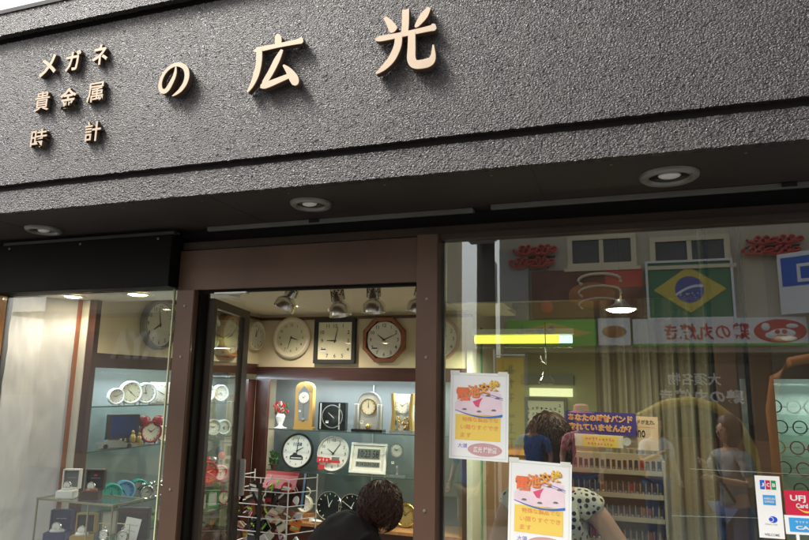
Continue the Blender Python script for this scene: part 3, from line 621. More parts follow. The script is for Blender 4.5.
# ------------------------------------------------------------------ left cabinet rows (front faces +X)
def litem(name,label,cat,px,row,grp=None,X=-3.15,rz=R(60)):
    z=SHL[row]; py=385
    for _ in range(4):
        p=PX(px,py,X); v=Vector((X,p.y,z))-EYE; py=270-FPX*v.dot(UP)/v.dot(_fw)
    return thing(name,label,cat,(X,p.y,z+.0005),rz,grp)
def round_alarm(name,label,px,row,r,rim,face,h,m,grp=None,bells=False,feet=True,hm='ink'):
    t=litem(name,label,'alarm clock',px,row,grp)
    part(mb().ring(r,r*.82,-.035,.01,(0,r+.004),36,bev=r*.06),'rim',rim,t,True); part(mb().lathe([(r*.96,.009),(1e-4,.012)],(0,0,r+.004),'Y',30),'back',rim,t,True)
    dial(t,r*.83,h,m,y=-.018,cz=r+.004,face=face,nums=False,ticks=True,hm=hm)
    if bells:
        for x in (-r*.55,r*.55): part(mb().ell((x,-.01,2*r+.012),r*.34,r*.3,r*.28),'bell','chrome',t,True)
    if feet: part(mb().cyl((-r*.5,-.01,0),.006,r*.3,seg=10).cyl((r*.5,-.01,0),.006,r*.3,seg=10),'feet',rim,t)
    return t
rows=[(162.5,1,.055,'white_plastic','face_white',3,35,'white alarm clock half hidden by the left door post on the second row'),
(176,1,.05,'steel','face_cream',6,35,'small ivory alarm clock at the window edge of the second row'),
(118,3,.055,'white_paint','face_white',6,25,'white alarm clock on the bottom row below the turquoise one'),
(133,3,.05,'black_matte','face_white',1,25,'black rimmed alarm clock on the bottom row'),
(196,2,.06,'gold_paint','face_cream',11,5,'golden alarm clock on the third row nearest the left door post'),
(219,2,.06,'pink','face_white',5,45,'pink rimmed alarm clock on the third row beside the door stile'),
(190,3,.055,'steel','face_white',9,40,'silver alarm clock on the bottom row nearest the door post'),
(222,3,.055,'dark_red','face_cream',12,30,'dark red alarm clock on the bottom row beside the door stile'),
(252,3,.06,'steel','face_grey',12,30,'silver alarm clock low in the corner section of the cabinet'),
(114.5,0,0.052,'white_plastic','face_white',9,10,'small white alarm clock, first from the left on the top row'),
(129,0,0.076,'white_paint','face_cream',10,22,'large ivory round alarm clock second on the top row'),
(144,0,0.071,'white_plastic','face_white',8,58,'round white clock with a double rim third on the top row'),
(205,0,0.069,'white_plastic','face_white',7,4,'white round alarm clock on the top row, left one behind the open door glass'),
(219,0,0.067,'white_plastic','face_white',4,40,'white round alarm clock on the top row, right one behind the open door glass'),
(200,1,0.062,'steel','face_white',11,20,'silver alarm clock on the second row, nearest to the left door post'),
(211.5,1,0.065,'steel','face_white',1,50,'silver alarm clock second along the second row behind the door glass'),
(222,1,0.060,'white_plastic','face_grey',5,10,'pale alarm clock on the second row beside the door stile'),
(166,1,0.052,'steel','face_white',2,35,'silver round alarm clock beside the red one on the second row'),
(109,2,0.067,'teal','teal',12,20,'turquoise round alarm clock at the left of the third row'),
(122,2,0.069,'skyblue','skyblue',10,25,'light blue round alarm clock on the third row'),
(136,2,0.065,'teal','face_grey',1,20,'pale green round alarm clock behind the twin bell clocks'),
(167,2,0.067,'white_plastic','face_white',2,40,'white round alarm clock at the right end of the third row'),
(161,3,0.053,'steel','face_grey',9,15,'grey round alarm clock on the bottom row'),
(176,3,0.052,'white_plastic','face_white',4,15,'white alarm clock on the bottom row beside the green toy')]
for px,row,r,rim,face,h,m,lab in rows: round_alarm('alarm_clock',lab,px,row,r,rim,face,h,m,'round alarm clocks on the left cabinet shelves')
for i,(px,lab) in enumerate(((139,'twin bell alarm clock on the third row, leftmost of three'),(149,'twin bell alarm clock on the third row, middle of three'),(157,'twin bell alarm clock on the third row, rightmost of three'))):
    t=round_alarm('twin_bell_clock',lab,px,2,.044,'chrome','face_grey',3+i,10+i*15,'small twin bell alarm clocks',bells=True); t.location.x=-3.10
def sq_clock(px,row,W,H,rim,face,lab):
    t=litem('alarm_clock',lab,'alarm clock',px,row)
    part(mb().box(-W,W,-.02,.02,0,H,.006),'case',rim,t); dial(t,min(W,H/2)*.8,3,50,y=-.024,cz=H/2,face=face,nums=False,ticks=True)
sq_clock(159,0,.075,.15,'white_plastic','face_white','square white alarm clock fourth on the top row')
sq_clock(174,0,.05,.14,'lime','face_white','bright green alarm clock at the right end of the top row')
# red ones
t=round_alarm('alarm_clock','red heart shaped toy alarm clock on the second row of the left cabinet',149,1,.075,'dark_red','face_white',10,9)
for x in(-.05,.05): part(mb().ell((x,-.01,.15),.045,.03,.04),'heart_lobe','dark_red',t,True)
t=round_alarm('alarm_clock','red twin bell alarm clock behind the open door glass',206,2,.085,'red','red',2,20,bells=True,hm='white_paint')
t=litem('balloon_ornament','cluster of yellow, blue and pink balls above the red alarm clock','ornament',207,2,X=-3.22)
part(mb().cyl((0,0,0),.03,.11,r2=.02),'base','gold_paint',t)
for i in range(14):
    part(mb().ell((rnd.uniform(-.12,.12),rnd.uniform(-.03,.03),.18+rnd.uniform(-.04,.05)),.028,.028,.034,12),'ball',rnd.choice(['yellow','navy','pink','red','skyblue','orange']),t,True)
t=litem('picture_box','dark boxed toy leaning at the left of the second row','box',121,1,X=-3.22); part(mb().box(-.10,.10,-.03,.03,0,.20,.002),'box','leather_box',t); part(mb().box(-.085,.085,-.0315,-.0305,.06,.19),'picture','navy',t); part(greek(mb(),-.06,.06,.025,.045,-.032,4),'print','white_paint',t)
t=litem('car_clock','sleek silver car shaped clock lying low on the second row','clock',116,1,X=-3.10)
part(mb().prism([(-.12,0.005),(.11,.005),(.12,.022),(.05,.032),(.01,.052),(-.05,.052),(-.12,.03)],-.035,.035),'body','chrome',t)
for x in (-.075,.07): part(mb().cyl((x,-.037,.014),.014,.074,'Y',16),'wheel','black_matte',t)
t=litem('figurine','small dark figurine of riders beside the silver car clock','ornament',135,1,X=-3.12); part(mb().box(-.05,.05,-.03,.03,0,.015).ell((-.02,0,.045),.022,.02,.032,12).ell((.022,0,.04),.018,.016,.026,12).ell((-.02,0,.085),.012,.012,.014,10).ell((.022,0,.072),.011,.011,.012,10),'figures','gold_paint',t,True)
t=litem('small_shrine_clock','tiny golden tower clock on a red wooden base in the corner section','clock',247,0)
part(mb().box(-.045,.045,-.03,.03,0,.018),'base','rustwood',t); part(mb().box(-.03,.03,-.02,.02,.0185,.10).prism([(-.036,.1005),(.036,.1005),(0,.135)],-.024,.024),'tower','gold_paint',t); dial(t,.02,3,0,y=-.023,cz=.06,nums=False,face='face_white')
t=litem('bottle','yellow and white bottle shaped clock in the corner section','bottle',244,1)
part(mb().lathe([(.001,0),(.03,0),(.034,.02),(.03,.07),(.012,.09),(.012,.115),(1e-4,.118)],seg=20),'bottle','yellow',t,True); part(mb().box(-.05,.05,-.04,.03,-.0003,.012),'stand','white_plastic',t); part(mb().lathe([(.0345,.022),(.0315,.062)],seg=20),'band','dark_red',t,True)
t=litem('photo_frame','upright photo of a dark haired figure in the corner section','photo frame',246,2); part(mb().box(-.06,.06,-.006,.006,0,.17),'frame','white_plastic',t); part(mb().box(-.05,.04,-.0075,-.0065,.01,.155),'picture','walnut',t); part(mb().ell((-.01,-.008,.11),.018,.002,.024,12).box(-.035,.02,-.009,-.0078,.015,.085),'figure_print','face_grey',t)
for px,lab,m_ in ((201,'green framed small clock on the bottom row, upright one','leaf'),(212,'green framed picture leaning on the bottom row','green')):
    t=litem('photo_frame',lab,'photo frame',px,3,'green frames on the bottom row'); part(mb().frame(-.05,.05,0,.13,.012,-.012,.004),'frame',m_,t); part(mb().box(-.038,.038,-.004,.002,.012,.118),'picture','face_grey',t)
t=litem('toy','small green frog shaped toy clock at the window corner of the bottom row','toy',146,3,X=-3.10); part(mb().ell((0,0,.05),.05,.035,.05).ell((-.03,-.01,.10),.018,.018,.018).ell((.03,-.01,.10),.018,.018,.018),'body','leaf',t,True)
t=litem('photo_frame','grey framed picture on the bottom row behind the watch stand','photo frame',108,3); part(mb().frame(-.06,.06,0,.17,.014,-.012,.004),'frame','rail',t); part(mb().box(-.045,.045,-.004,.002,.014,.155),'picture','face_grey',t)
# ================================================================== window display stand
YS=2.98
def vx(px,py,Y=YS): return P(px,py,Y)
a=vx(41,501); b_=vx(118,500,YS); ZT=P(80,501,YS-.08).z
mat('thin_brass',(.34,.31,.20),.35,metal=.8,var=.1)
xa=P(41,503,2.9).x; xb=P(92,506,2.9).x+.16
t=thing('display_stand','low glass topped stand with thin brass legs in the left display window','stand',(0,0,0))
part(mb().box(xa,xb,2.88,3.10,ZT-.006,ZT),'glass_top','shelf_glass',t)
part(mb().box(xa-.006,xb+.006,2.872,2.879,ZT-.009,ZT+.001).box(xa-.006,xa-.0005,2.8795,3.10,ZT-.009,ZT+.001).box(xb+.0005,xb+.006,2.8795,3.10,ZT-.009,ZT+.001).box(xa-.006,xb+.006,3.1005,3.107,ZT-.009,ZT+.001),'rim','thin_brass',t)
for x in (xa,xb-.16,xb):
    for y in (2.876,3.10): part(mb().box(x-.0035,x+.0035,y-.0035,y+.0035,.56,ZT-.0095),'leg','thin_brass',t)
Z2=P(75,540,2.95).z-.005
part(mb().box(xa+.006,xb-.006,2.882,3.095,Z2-.006,Z2),'lower_shelf','shelf_glass',t)
kv=size_at(80,500,2.95,1)
def watch(b,cx,y,cz,r):
    b.lathe([(1e-4,y-.006),(r,y-.006),(r*1.08,y-.003),(r*1.08,y+.004)],(cx,0,cz),'Y',24)
def watch_box(px,Y,z,W,H,lidm,inm,basem,label,dialm='face_cream',text=None,dep=.07,g='open watch boxes on the glass stand'):
    x=P(px,500,Y).x
    t=thing('watch_box',label,'watch box',(x,Y,z+.0006),R(22),g)
    part(mb().box(-W,W,-dep,.0,0,H*.28,.003),'box_base',basem,t)
    l=part(mb().frame(-W,W,H*.285,H,.008,-.004,.03,.001),'lid',lidm,t); part(mb().box(-W+.0085,W-.0085,.008,.029,H*.285+.0085,H-.0085),'lining',inm,l)
    part(mb().ell((0,-dep*.5,H*.30),W*.7,dep*.33,H*.12,14),'cushion','cushion' if lidm!='leather_box' else 'rustwood',t,True)
    w_=part(mb().box(-.009,.009,-dep*.5-.02,-dep*.5+.02,H*.38,H*.42,.003),'strap','steel' if dialm!='face_cream' else 'leather_box',t)
    b=mb(); watch(b,0,-dep*.62,H*.46,W*.42); wt=part(b,'watch','chrome',t,True)
    b=mb().lathe([(1e-4,-dep*.62-.0075),(W*.34,-dep*.62-.0075)],(0,0,H*.46),'Y',20); part(b,'watch_dial',dialm,wt)
    if text: part(greek(mb(),-W*.5,W*.5,H*.66,H*.71,.0075,8),'print','white_paint',t)
    if text=='TIME': part(mb().box(-W*.18,W*.18,.0055,.0075,H*.76,H*.82),'logo_mark','red',t)
watch_box(69,2.97,ZT,.048,.15,'white_plastic','ink_grey','white_plastic','white watch box standing open on the glass stand','face_white','SPORT')
watch_box(93,2.99,ZT,.050,.155,'leather_box','black_matte','leather_box','dark brown watch box standing open on the glass stand','face_white','TIME')
watch_box(63,2.96,Z2,.058,.15,'navy','navy','navy','navy blue watch box standing open on the lower shelf of the stand','face_white','WATCH')
watch_box(88,2.96,Z2,.052,.145,'gold_paint','black_matte','gold_paint','gold edged watch box standing open on the lower shelf of the stand','face_white')
# black tray with white card and pocket watches
xt=P(127,520,2.95).x; zt=P(127,540,2.95).z-.01
t=thing('watch_tray','black upright display tray behind pocket watches and a white card','display tray',(xt,3.0,zt),R(15)); part(mb().box(-.085,.085,-.01,.03,0,.165,.004),'back_board','black_matte',t); part(mb().box(-.10,.10,-.13,-.011,-.02,.0,.003),'base','black_matte',t)
part(mb().box(-.085,.085,-.014,-.0105,.14,.163),'upper_band','leather_box',t)
t=thing('price_sign','white price card leaning on the black watch tray','card',(xt+.005,2.968,zt+.001),0,rot=(R(-8),R(8),R(15))); part(mb().box(-.042,.042,-.002,.0,0,.115),'card','paper',t); part(greek(greek(mb(),-.03,.03,.075,.085,-.0025,6),-.025,.025,.045,.055,-.0025,5),'print','ink_grey',t)
for px,lab in ((105,'small pocket watch hanging left of the white price card'),(124,'larger pocket watch in front of the white price card')):
    x=P(px,530,2.92).x; r=.026 if px<110 else .030
    t=thing('pocket_watch',lab,'pocket watch',(x,2.915,zt+.001),R(12),'pocket watches in the left display window')
    part(mb().ring(r,r*.82,-.008,.006,(0,r+.004),30,bev=.002),'case','chrome',t,True); dial(t,r*.83,10,10,y=-.004,cz=r+.004,nums=False,ticks=True,face='face_white')
    part(mb().ring(.010,.007,-.002,.002,(0,2*r+.012),16),'bow','chrome',t,True); part(mb().tube([(0,0,2*r+.02),(0,.0,2*r+.035)],.0015).tube([(-.035,.0,2*r+.036),(.035,0,2*r+.036)],.002).tube([(.034,0,2*r+.036),(.034,0,0)],.002),'hanger','gold_paint',t)
# ================================================================== spotlights on the doorway track
t=thing('track_rail','black lighting track with spotlights behind the door header','lighting track',(0,3.0,2.2)); part(mb().box(-2.0,-.86,-.018,.018,-.03,-.001),'track','black_matte',t)
for px,py,tilt,lab in ((285,300,(R(-8),R(-24)),'leftmost silver spotlight above the doorway, tilted to the left'),(340,306,(R(0),R(10)),'second silver spotlight above the doorway, over the square clock'),(374,303,(0,R(2)),'third silver spotlight above the doorway, over the octagonal clock'),(418,303,(0,R(-14)),'fourth silver spotlight, half hidden by the brown door post')):
    p=P(px,py+6,3.0); t=thing('spotlight',lab,'spotlight',(p.x,3.0,p.z),0,'silver spotlights on the doorway track',rot=(tilt[0],-tilt[1],0))
    part(mb().lathe([(.052,-.022),(.058,-.020),(.058,.022),(.048,.036),(.031,.050),(.029,.118),(.026,.126),(1e-4,.127)],seg=40),'lamp_head','spot_silver',t,True)
    part(mb().lathe([(.051,-.0215),(.040,.0),(1e-4,.015)],seg=32),'reflector','lamp_in',t,True); part(mb().ell((0,0,-.002),.026,.026,.015,16),'bulb','bulb_off',t,True)
    part(mb().box(-.038,-.033,-.006,.006,.06,.15,.001).box(.033,.038,-.006,.006,.06,.15,.001).box(-.0385,.0385,-.006,.006,.1505,.156),'bracket','spot_silver',t)
    part(mb().tube([(0,0,.157),(-math.tan(tilt[1])*-.0,0,.185)],.008),'stem','black_matte',t)
    b=mb()
    for k in range(3):
        for q in range(8):
            aa=q*PI/4+k*.3; b.box(.0296*math.cos(aa)-.003,.0296*math.cos(aa)+.003,.0296*math.sin(aa)-.003,.0296*math.sin(aa)+.003,.083+k*.011,.089+k*.011)
    part(b,'vent_slots','black_matte',t)
# ================================================================== wire rack of glasses cases
p0=P(234,478,3.45); p1=P(305,478,3.45); 
t=thing('wire_rack','white wire rack crowded with small colourful packets beside the open door','display rack',(p0.x,3.45,.12))
Wd=p1.x-p0.x; ztop=P(260,478,3.45).z-.12; zb=ztop-.50
b=mb()
for k in range(7):
    z=ztop-k*.075
    b.tube([(0,0,z),(Wd*.78,0,z)],.0028).tube([(Wd*.78,0,z),(Wd,.16,z-.0)],.0028).tube([(0,0,z),(.02,.2,z)],.0028)
for x in (0,Wd*.39,Wd*.78): b.tube([(x,0,0),(x,0,ztop)],.004)
for x,y in ((Wd,.16),(.02,.2)): b.tube([(x,y,0),(x,y,ztop+.02)],.004)
part(b,'wire_frame','white_plastic',t,True)
part(mb().box(Wd*.37,Wd*.42,-.008,-.004,zb-.1,ztop-.03),'divider','black_matte',t)
part(mb().box(.01,Wd*.9,.03,.15,zb-.14,zb-.1),'tray','oakwood',t)
t2=thing('sign_card','black promotional card with white lettering standing behind the packets','sign',(p0.x+Wd*.32,3.58,.12+ztop-.17),R(-6),rot=(R(-10),0,R(-6))); part(mb().box(0,.27,-.002,.002,0,.20),'card','leather_box',t2); part(greek(greek(mb(),.03,.15,.165,.178,-.003,8),.10,.20,.135,.155,-.003,4),'print','pink',t2); part(mb().box(.245,.26,-.003,-.0025,.0,.195),'stripe','skyblue',t2)
t3=thing('sign_card','pink card leaning over the packets in the wire rack','sign',(p0.x+Wd*.36,3.50,.12+ztop-.06),0,rot=(R(-25),0,R(-4))); part(mb().box(0,.22,-.002,.0,0,.10),'card','pink',t3); part(mb().box(.0,.22,-.003,-.0021,.08,.099),'header','red',t3)
mats=['pink','cushion','black_matte','rustwood','face_cream','black_matte','off_white','paper','walnut','leather_box','orange','ink_grey','black_gloss','off_white']
names={'cushion':'light grey','rustwood':'rusty brown','walnut':'dark wood brown','pink':'pink','white_paint':'white','black_matte':'black','dark_red':'dark red','face_cream':'cream','green':'green','paper':'pale','navy':'navy','leather_box':'brown','orange':'orange','ink_grey':'grey','black_gloss':'shiny black','off_white':'ivory','lime':'lime green','red':'red'}
ROWN=['top','second','third','fourth','fifth','sixth']
ORD=['first','second','third','fourth','fifth','sixth','seventh','eighth']
for k in range(6):
    for i in range(8):
        x=(i+.5)/8*Wd*.86; z=ztop-.080-k*.075+rnd.uniform(-.01,.02); mm=rnd.choice(mats)
        if k==0 and i in(4,5): mm='lime'
        if k==0 and i==6: mm='red'
        q=thing('packet','%s packet in the %s tier of the wire rack, %s from left'%(names[mm],ROWN[k],ORD[i]),'packet',(p0.x+x,3.45+.03+.035*(i%2)+rnd.uniform(-.005,.005),.12+z),0,'small packets in the wire rack',rot=(R(rnd.uniform(-25,5)),R(rnd.uniform(-40,40)),R(rnd.uniform(-30,30))))
        w_=Wd*.86/8*rnd.uniform(.38,.66)
        if (k==0 and i in(4,5)) or rnd.random()<.3: part(mb().ell((0,0,.03),w_*1.1,.012,.03,16),'case',mm,q,True)
        else: part(mb().box(-w_,w_,-.008,.008,0,rnd.uniform(.055,.09),.003),'bag',mm,q)
        for u in range(3):
            c_=rnd.uniform(.008,.055); a=rnd.uniform(-.012,.012); hh=rnd.uniform(.002,.007)
            part(mb().prism([(-w_*.75,c_+a-hh),(w_*.7,c_-a-hh),(w_*.75,c_-a+hh),(-w_*.7,c_+a+hh)],-.0135-.0006*u,-.0095),'print',rnd.choice(['paper','walnut','face_cream','black_matte','pink','black_matte','white_paint','dark_red','leather_box','lime','cushion']),q)
# ================================================================== posters and stickers on the right window
YG=G+.012
def poster(x0,y0,x1,y1,rot,label,full=True):
    c=P((x0+x1)/2,(y0+y1)/2,YG-.004); W=size_at((x0+x1)/2,(y0+y1)/2,YG,x1-x0)/2; H=W*1.43
    t=thing('poster',label,'poster',(c.x,YG-.003,c.z),0,'battery posters taped on the right window',rot=(0,R(rot),0))
    part(mb().box(-W,W,-.0012,0,-H,H),'sheet','paper',t)
    part(mb().frame(-W*.93,W*.93,-H*.95,H*.95,W*.018,-.0016,-.0013),'printed_border','paper_line',t)
    for x,z,r in ((-W*.85,H*.99,8),(W*.8,H*.985,-6)):
        part(mb().box(x-.02,x+.02,-.0022,-.0016,z-.008,z+.010),'tape','tape',t)
    n=24; top=[(-W*.82+2*W*.80*i/n*.98,H*(.30+.28*math.sin(i/n*2.2))) for i in range(n+1)]
    part(mb().prism([(-W*.82,H*.10)]+[(x,z) for x,z in top]+[(W*.80,H*.08),(W*.3,H*.02),(-W*.3,H*.04)],-.0019,-.0015),'watch_picture','pale_pink',t)
    bl=[(-W*.82+1.62*W*i/n,H*(.13-.13*math.sin(i/n*2.6))) for i in range(n+1)]
    part(mb().prism(bl+[(x,z-H*(.015+.045*i/n)) for i,(x,z) in reversed(list(enumerate(bl)))],-.0022,-.0020),'watch_edge','print_blue',t)
    bl=[(W*(-.05)+.86*W*i/n,H*(.56-.13*(i/n)**1.5)) for i in range(n+1)]
    part(mb().prism(bl+[(x,z-H*.022) for x,z in reversed(bl)],-.0022,-.0020),'watch_edge','print_violet',t)
    bl=[(W*(-.1)+.91*W*i/n,H*(.50-.02*(i/n)-.10*(i/n)**2)) for i in range(n+1)]
    part(mb().prism(bl+[(x,z-H*.008) for x,z in reversed(bl)],-.0022,-.0020),'watch_edge','print_blue',t)
    part(mb().prism([(-W*.22,H*.33),(W*.13,H*.43),(W*.03,H*.31),(W*.0,H*.2),(-W*.10,H*.22)],-.0026,-.0023),'watch_hand','print_red',t)
    b=mb()
    for x,z in ((-.5,.14),(.0,.10),(.5,.14),(.62,.42),(.3,.47)): b.prism([(W*(x-.09),H*z),(W*(x-.03),H*(z+.03)),(W*(x+.05),H*(z+.03)),(W*(x+.1),H*z),(W*(x+.04),H*(z-.015)),(W*(x-.04),H*(z-.012))],-.0026,-.0023)
    part(b,'dial_marks','ink_grey',t)
    cols=['bub1','bub2','bub3','bub4']
    for i,ch in enumerate('電池交換'):
        x=-W*.56+i*W*.36; z=H*(.50+.075*i); s=W*(.25-.02*i)
        part(mb().textc(ch,x+.003,z-.003,s*1.9,-.0030,off=.045),'title_letter_outline','bub_edge',t)
        part(mb().textc(ch,x,z,s*1.75,-.0036,off=.02),'title_letter',cols[i],t)
    part(mb().box(-W*.80,W*.74,-.0019,-.0015,-H*.56,H*.03),'yellow_panel','print_yellow',t)
    b=mb(); b.text('特殊な製品でな',-W*.56,W*.66,-H*.14,-H*.03,-.0024,off=.012); b.text('い限りすぐでき',-W*.62,W*.66,-H*.32,-H*.21,-.0024,off=.012); b.text('ます',-W*.62,-W*.24,-H*.50,-H*.39,-.0024,off=.012)
    part(b,'body_text','bub_text',t)
    part(mb().text('大須',-W*.70,-W*.38,-H*.74,-H*.64,-.0020,off=.01),'place_name','print_violet',t)
    e=part(mb().add([(W*(.22+.58*math.cos(a)),-.0018,H*(-.76+.15*math.sin(a))) for a in [2*PI*k/40 for k in range(40)]],[tuple(range(40))]),'oval_mark','oval_pink',t); part(mb().text('広光 時計店',-W*.16,W*.62,-H*.83,-H*.69,-.0023,off=.02),'print','paper',e)
mat('tape',(.75,.76,.66),.3,var=0); mat('pale_pink',(.84,.66,.70),.6,var=.12,vs=14); mat('print_blue',(.06,.17,.50),.5,var=0); mat('print_violet',(.28,.26,.60),.5,var=0); mat('print_red',(.72,.10,.20),.5,var=0)
for n_,c_ in (('bub1',(.86,.20,.08)),('bub2',(.88,.28,.08)),('bub3',(.90,.42,.07)),('bub4',(.88,.58,.07)),('bub_edge',(.55,.22,.10)),('bub_text',(.80,.32,.10)),('print_yellow',(.86,.62,.12)),('oval_pink',(.60,.34,.34))): mat(n_,c_,.55,var=.03)
poster(449.5,375,508,457.5,1.2,'white battery exchange poster hanging higher, beside the brown door post')
poster(508,463,571,553,2.0,'white battery exchange poster hanging lower, right of the other poster')
# card stickers
def board(x0,y0,x1,y1,rot,label,name='sticker',cat='sticker',Y=YG-.003):
    c=P((x0+x1)/2,(y0+y1)/2,Y); W=size_at((x0+x1)/2,(y0+y1)/2,Y,x1-x0)/2; H=abs(P((x0+x1)/2,y0,Y).z-P((x0+x1)/2,y1,Y).z)/2
    return thing(name,label,cat,(c.x,Y,c.z),0,rot=(0,R(rot),0)),W,H
mat('jblue',(.02,.12,.55),.4,var=0); mat('jred',(.62,.02,.06),.4,var=0); mat('jgreen',(.01,.30,.09),.4,var=0); mat('abl',(.05,.35,.72),.4,var=0); mat('dbl',(.02,.08,.60),.4,var=0)
t,W,H=board(757,476,782,538,-.5,'tall white sticker with three credit card logos on the right window')
part(mb().box(-W,W,-.001,0,-H,H),'sheet','paper',t)
for i,(m_,ch) in enumerate((('jblue','J'),('jred','C'),('jgreen','B'))):
    x=-W*.62+i*W*.45; l=part(mb().box(x,x+W*.38,-.0016,-.0011,H*.56,H*.86,.0004),'logo_bar',m_,t); part(mb().text(ch,x+W*.08,x+W*.33,H*.65,H*.77,-.0021,off=.03),'logo_letter','white_paint',l)
l=part(mb().box(-W*.48,W*.52,-.0016,-.0011,H*.06,H*.38),'logo_panel','abl',t); part(mb().text('AMERICAN',-W*.42,W*.46,H*.23,H*.30,-.0021,off=.02).text('EXPRESS',-W*.36,W*.40,H*.13,H*.20,-.0021,off=.02),'print','white_paint',l)
l=part(mb().add([(W*(.18+.36*math.cos(a)),-.0013,H*(-.40+.105*math.sin(a))) for a in [2*PI*k/32 for k in range(32)]],[tuple(range(32))]),'logo_oval','dbl',t); l2=part(mb().ring(W*.22,W*.17,-.0019,-.0015,(W*.02,-H*.40),24),'logo_ring','white_paint',t)
part(mb().text('Diners Club',-W*.45,W*.5,-H*.58,-H*.53,-.0015).text('WELCOME',-W*.6,W*.6,-H*.93,-H*.85,-.0015,off=.01),'print','ink_grey',t)
t,W,H=board(785,491,822,518,-1,'red card sign with white letters and a yellow swoosh at the right window'); part(mb().box(-W,W,-.001,0,-H,H),'sheet','jred',t)
part(mb().text('UFJ',-W*.70,W*.14,H*.10,H*.66,-.0016,off=.03).text('Card',-W*.42,W*.22,-H*.28,H*.06,-.0016,off=.03),'print','white_paint',t)
sw=[(-W*.42+W*1.3*k/16,H*(-.22-.42*math.sin(min(1,k/16)*2.6)+.5*(k/16)**2)) for k in range(17)]
part(mb().prism(sw+[(x,z-H*.13*math.sin(PI*k/16)-.0004) for k,(x,z) in reversed(list(enumerate(sw)))],-.0016,-.0011),'swoosh','yellow',t)
t,W,H=board(785,516,826,535,-1.5,'white bordered blue card sign on a white stick at the lower right','card_sign','sign'); part(mb().box(-W,W,-.002,0,-H,H),'sheet','paper',t); l=part(mb().box(-W*.80,W*.9,-.0026,-.0021,-H*.72,H*.76),'panel','abl',t)
part(mb().text('CARD',-W*.50,W*.8,-H*.46,-H*.06,-.0031,off=.04),'print','white_paint',t); part(greek(mb(),-W*.5,W*.8,H*.14,H*.50,-.0031,8),'print','white_paint',l); part(mb().box(-W*.52,-W*.36,-.002,-.0005,-H-.2,-H-.0005),'stick','paper',t)
# thin wire with clips across the window behind the glass
t=thing('hanging_wire','thin wire stretched across the inside of the right window','wire',(0,2.76,0)); q0=P(690,469,2.76); q1=P(830,476,2.76); part(mb().tube([(q0.x,0,q0.z),(q1.x,0,q1.z)],.0012),'wire','steel',t); q0=P(672,516,2.76); q1=P(830,520,2.76); part(mb().tube([(q0.x,0,q0.z),(q1.x,0,q1.z)],.001),'wire','steel',t)
# ================================================================== watch band display inside the window
YD=3.14
mat('sign_purple',(.06,.04,.22),.45,var=.03); mat('sign_orange',(.88,.30,.08),.5,var=0); mat('sign_cream',(.85,.68,.40),.5,var=0); mat('beige_board',(.66,.50,.34),.6,var=.04); mat('rack_wood',(.42,.36,.26),.5,var=.1)
t,W,H=board(565,412,636,447,1.0,'purple watch band sign with orange lettering above the band rack','band_sign','sign',YD-.02)
part(mb().box(-W,W*.99,-.003,0,-H*.30,H),'board','sign_purple',t); part(mb().box(-W,W*.62,-.003,0,-H*1.0,-H*.303),'lower_board','off_white',t)
b=mb(); b.text('あなたの時計バンド',-W*.93,W*.90,H*.42,H*.86,-.0042,off=.055); b.text('疲れていませんか？',-W*.93,W*.86,-H*.14,H*.32,-.0042,off=.055); part(b,'letter_outline','sign_cream',t)
b=mb(); b.text('あなたの時計バンド',-W*.92,W*.89,H*.45,H*.83,-.0050,off=.012); b.text('疲れていませんか？',-W*.92,W*.85,-H*.11,H*.29,-.0050,off=.012); part(b,'lettering','sign_orange',t)
e=part(mb().box(-W*.52,W*.48,-.0045,-.0035,-H*1.0,-H*.36,.0004),'yellow_bubble','print_yellow',t); part(greek(greek(mb(),-W*.44,W*.40,-H*.66,-H*.44,-.0052,9),-W*.38,W*.34,-H*.94,-H*.72,-.0052,8),'print','print_red',e)
for x in (-W*.8,W*.72): part(mb().ring(.018,.013,-.006,-.0045,(x,-H*.62),20).lathe([(1e-4,-.005),(.0132,-.005)],(x,0,-H*.62),'Y',20),'watch_picture','face_grey',t)
t,W,H=board(628,414,658,450,1.2,'beige cardboard watch band sign with black lettering behind the purple one','band_sign','sign',YD)
part(mb().box(-W*1.15,W,-.003,0,-H,H*.86),'board','beige_board',t); part(mb().text('バンドが主力。',-W*.95,W*.8,H*.42,H*.68,-.0036,off=.02).text('mono',-W*1.0,W*.15,-H*.32,H*.10,-.0036,off=.02),'lettering','ink',t); part(mb().box(-W*.6,W*.8,-.0036,-.0031,H*.26,H*.29),'underline','sign_orange',t)
t=thing('watch_band_rack','sloping rack of watch bands in rows under the purple sign','display rack',(P(568,470,YD).x,YD+.02,0)); Wr=size_at(612,480,YD,94)
part(mb().box(-.01,Wr+.01,.10,.115,.5,P(600,455,YD).z),'back_board','rack_wood',t); part(mb().box(-.012,-.002,-.06,.0995,.5,P(600,458,YD).z).box(Wr+.002,Wr+.012,-.06,.0995,.5,P(600,458,YD).z),'side','rack_wood',t)
for k,py in enumerate((471,494,517,541)):
    z=P(610,py,YD).z; tr=part(mb().box(0,Wr,-.055+.0*k,-.050,z-.008,z+.012).box(0,Wr,-.0495,.095,z-.008,z-.004),'tray','rack_wood',t)
    for i in range(17):
        x=Wr*(i+.5)/17; mm=('leather_box','black_matte','rustwood','black_matte','walnut','dark_red','leather_box')[rnd.randrange(7)]
        bd=part(mb().box(x-.0075,x+.0075,-.048,-.044,z-.003,z+.052+rnd.uniform(-.004,.004),.001),'watch_band',mm,t)
        part(mb().box(x-.0055,x+.0055,-.0505,-.0485,z+.013,z+.022),'buckle','chrome',bd)
        if i<16: part(mb().box(x+.011,x+.014,-.049,-.045,z-.003,z+.06),'tray_divider','rack_wood',tr)
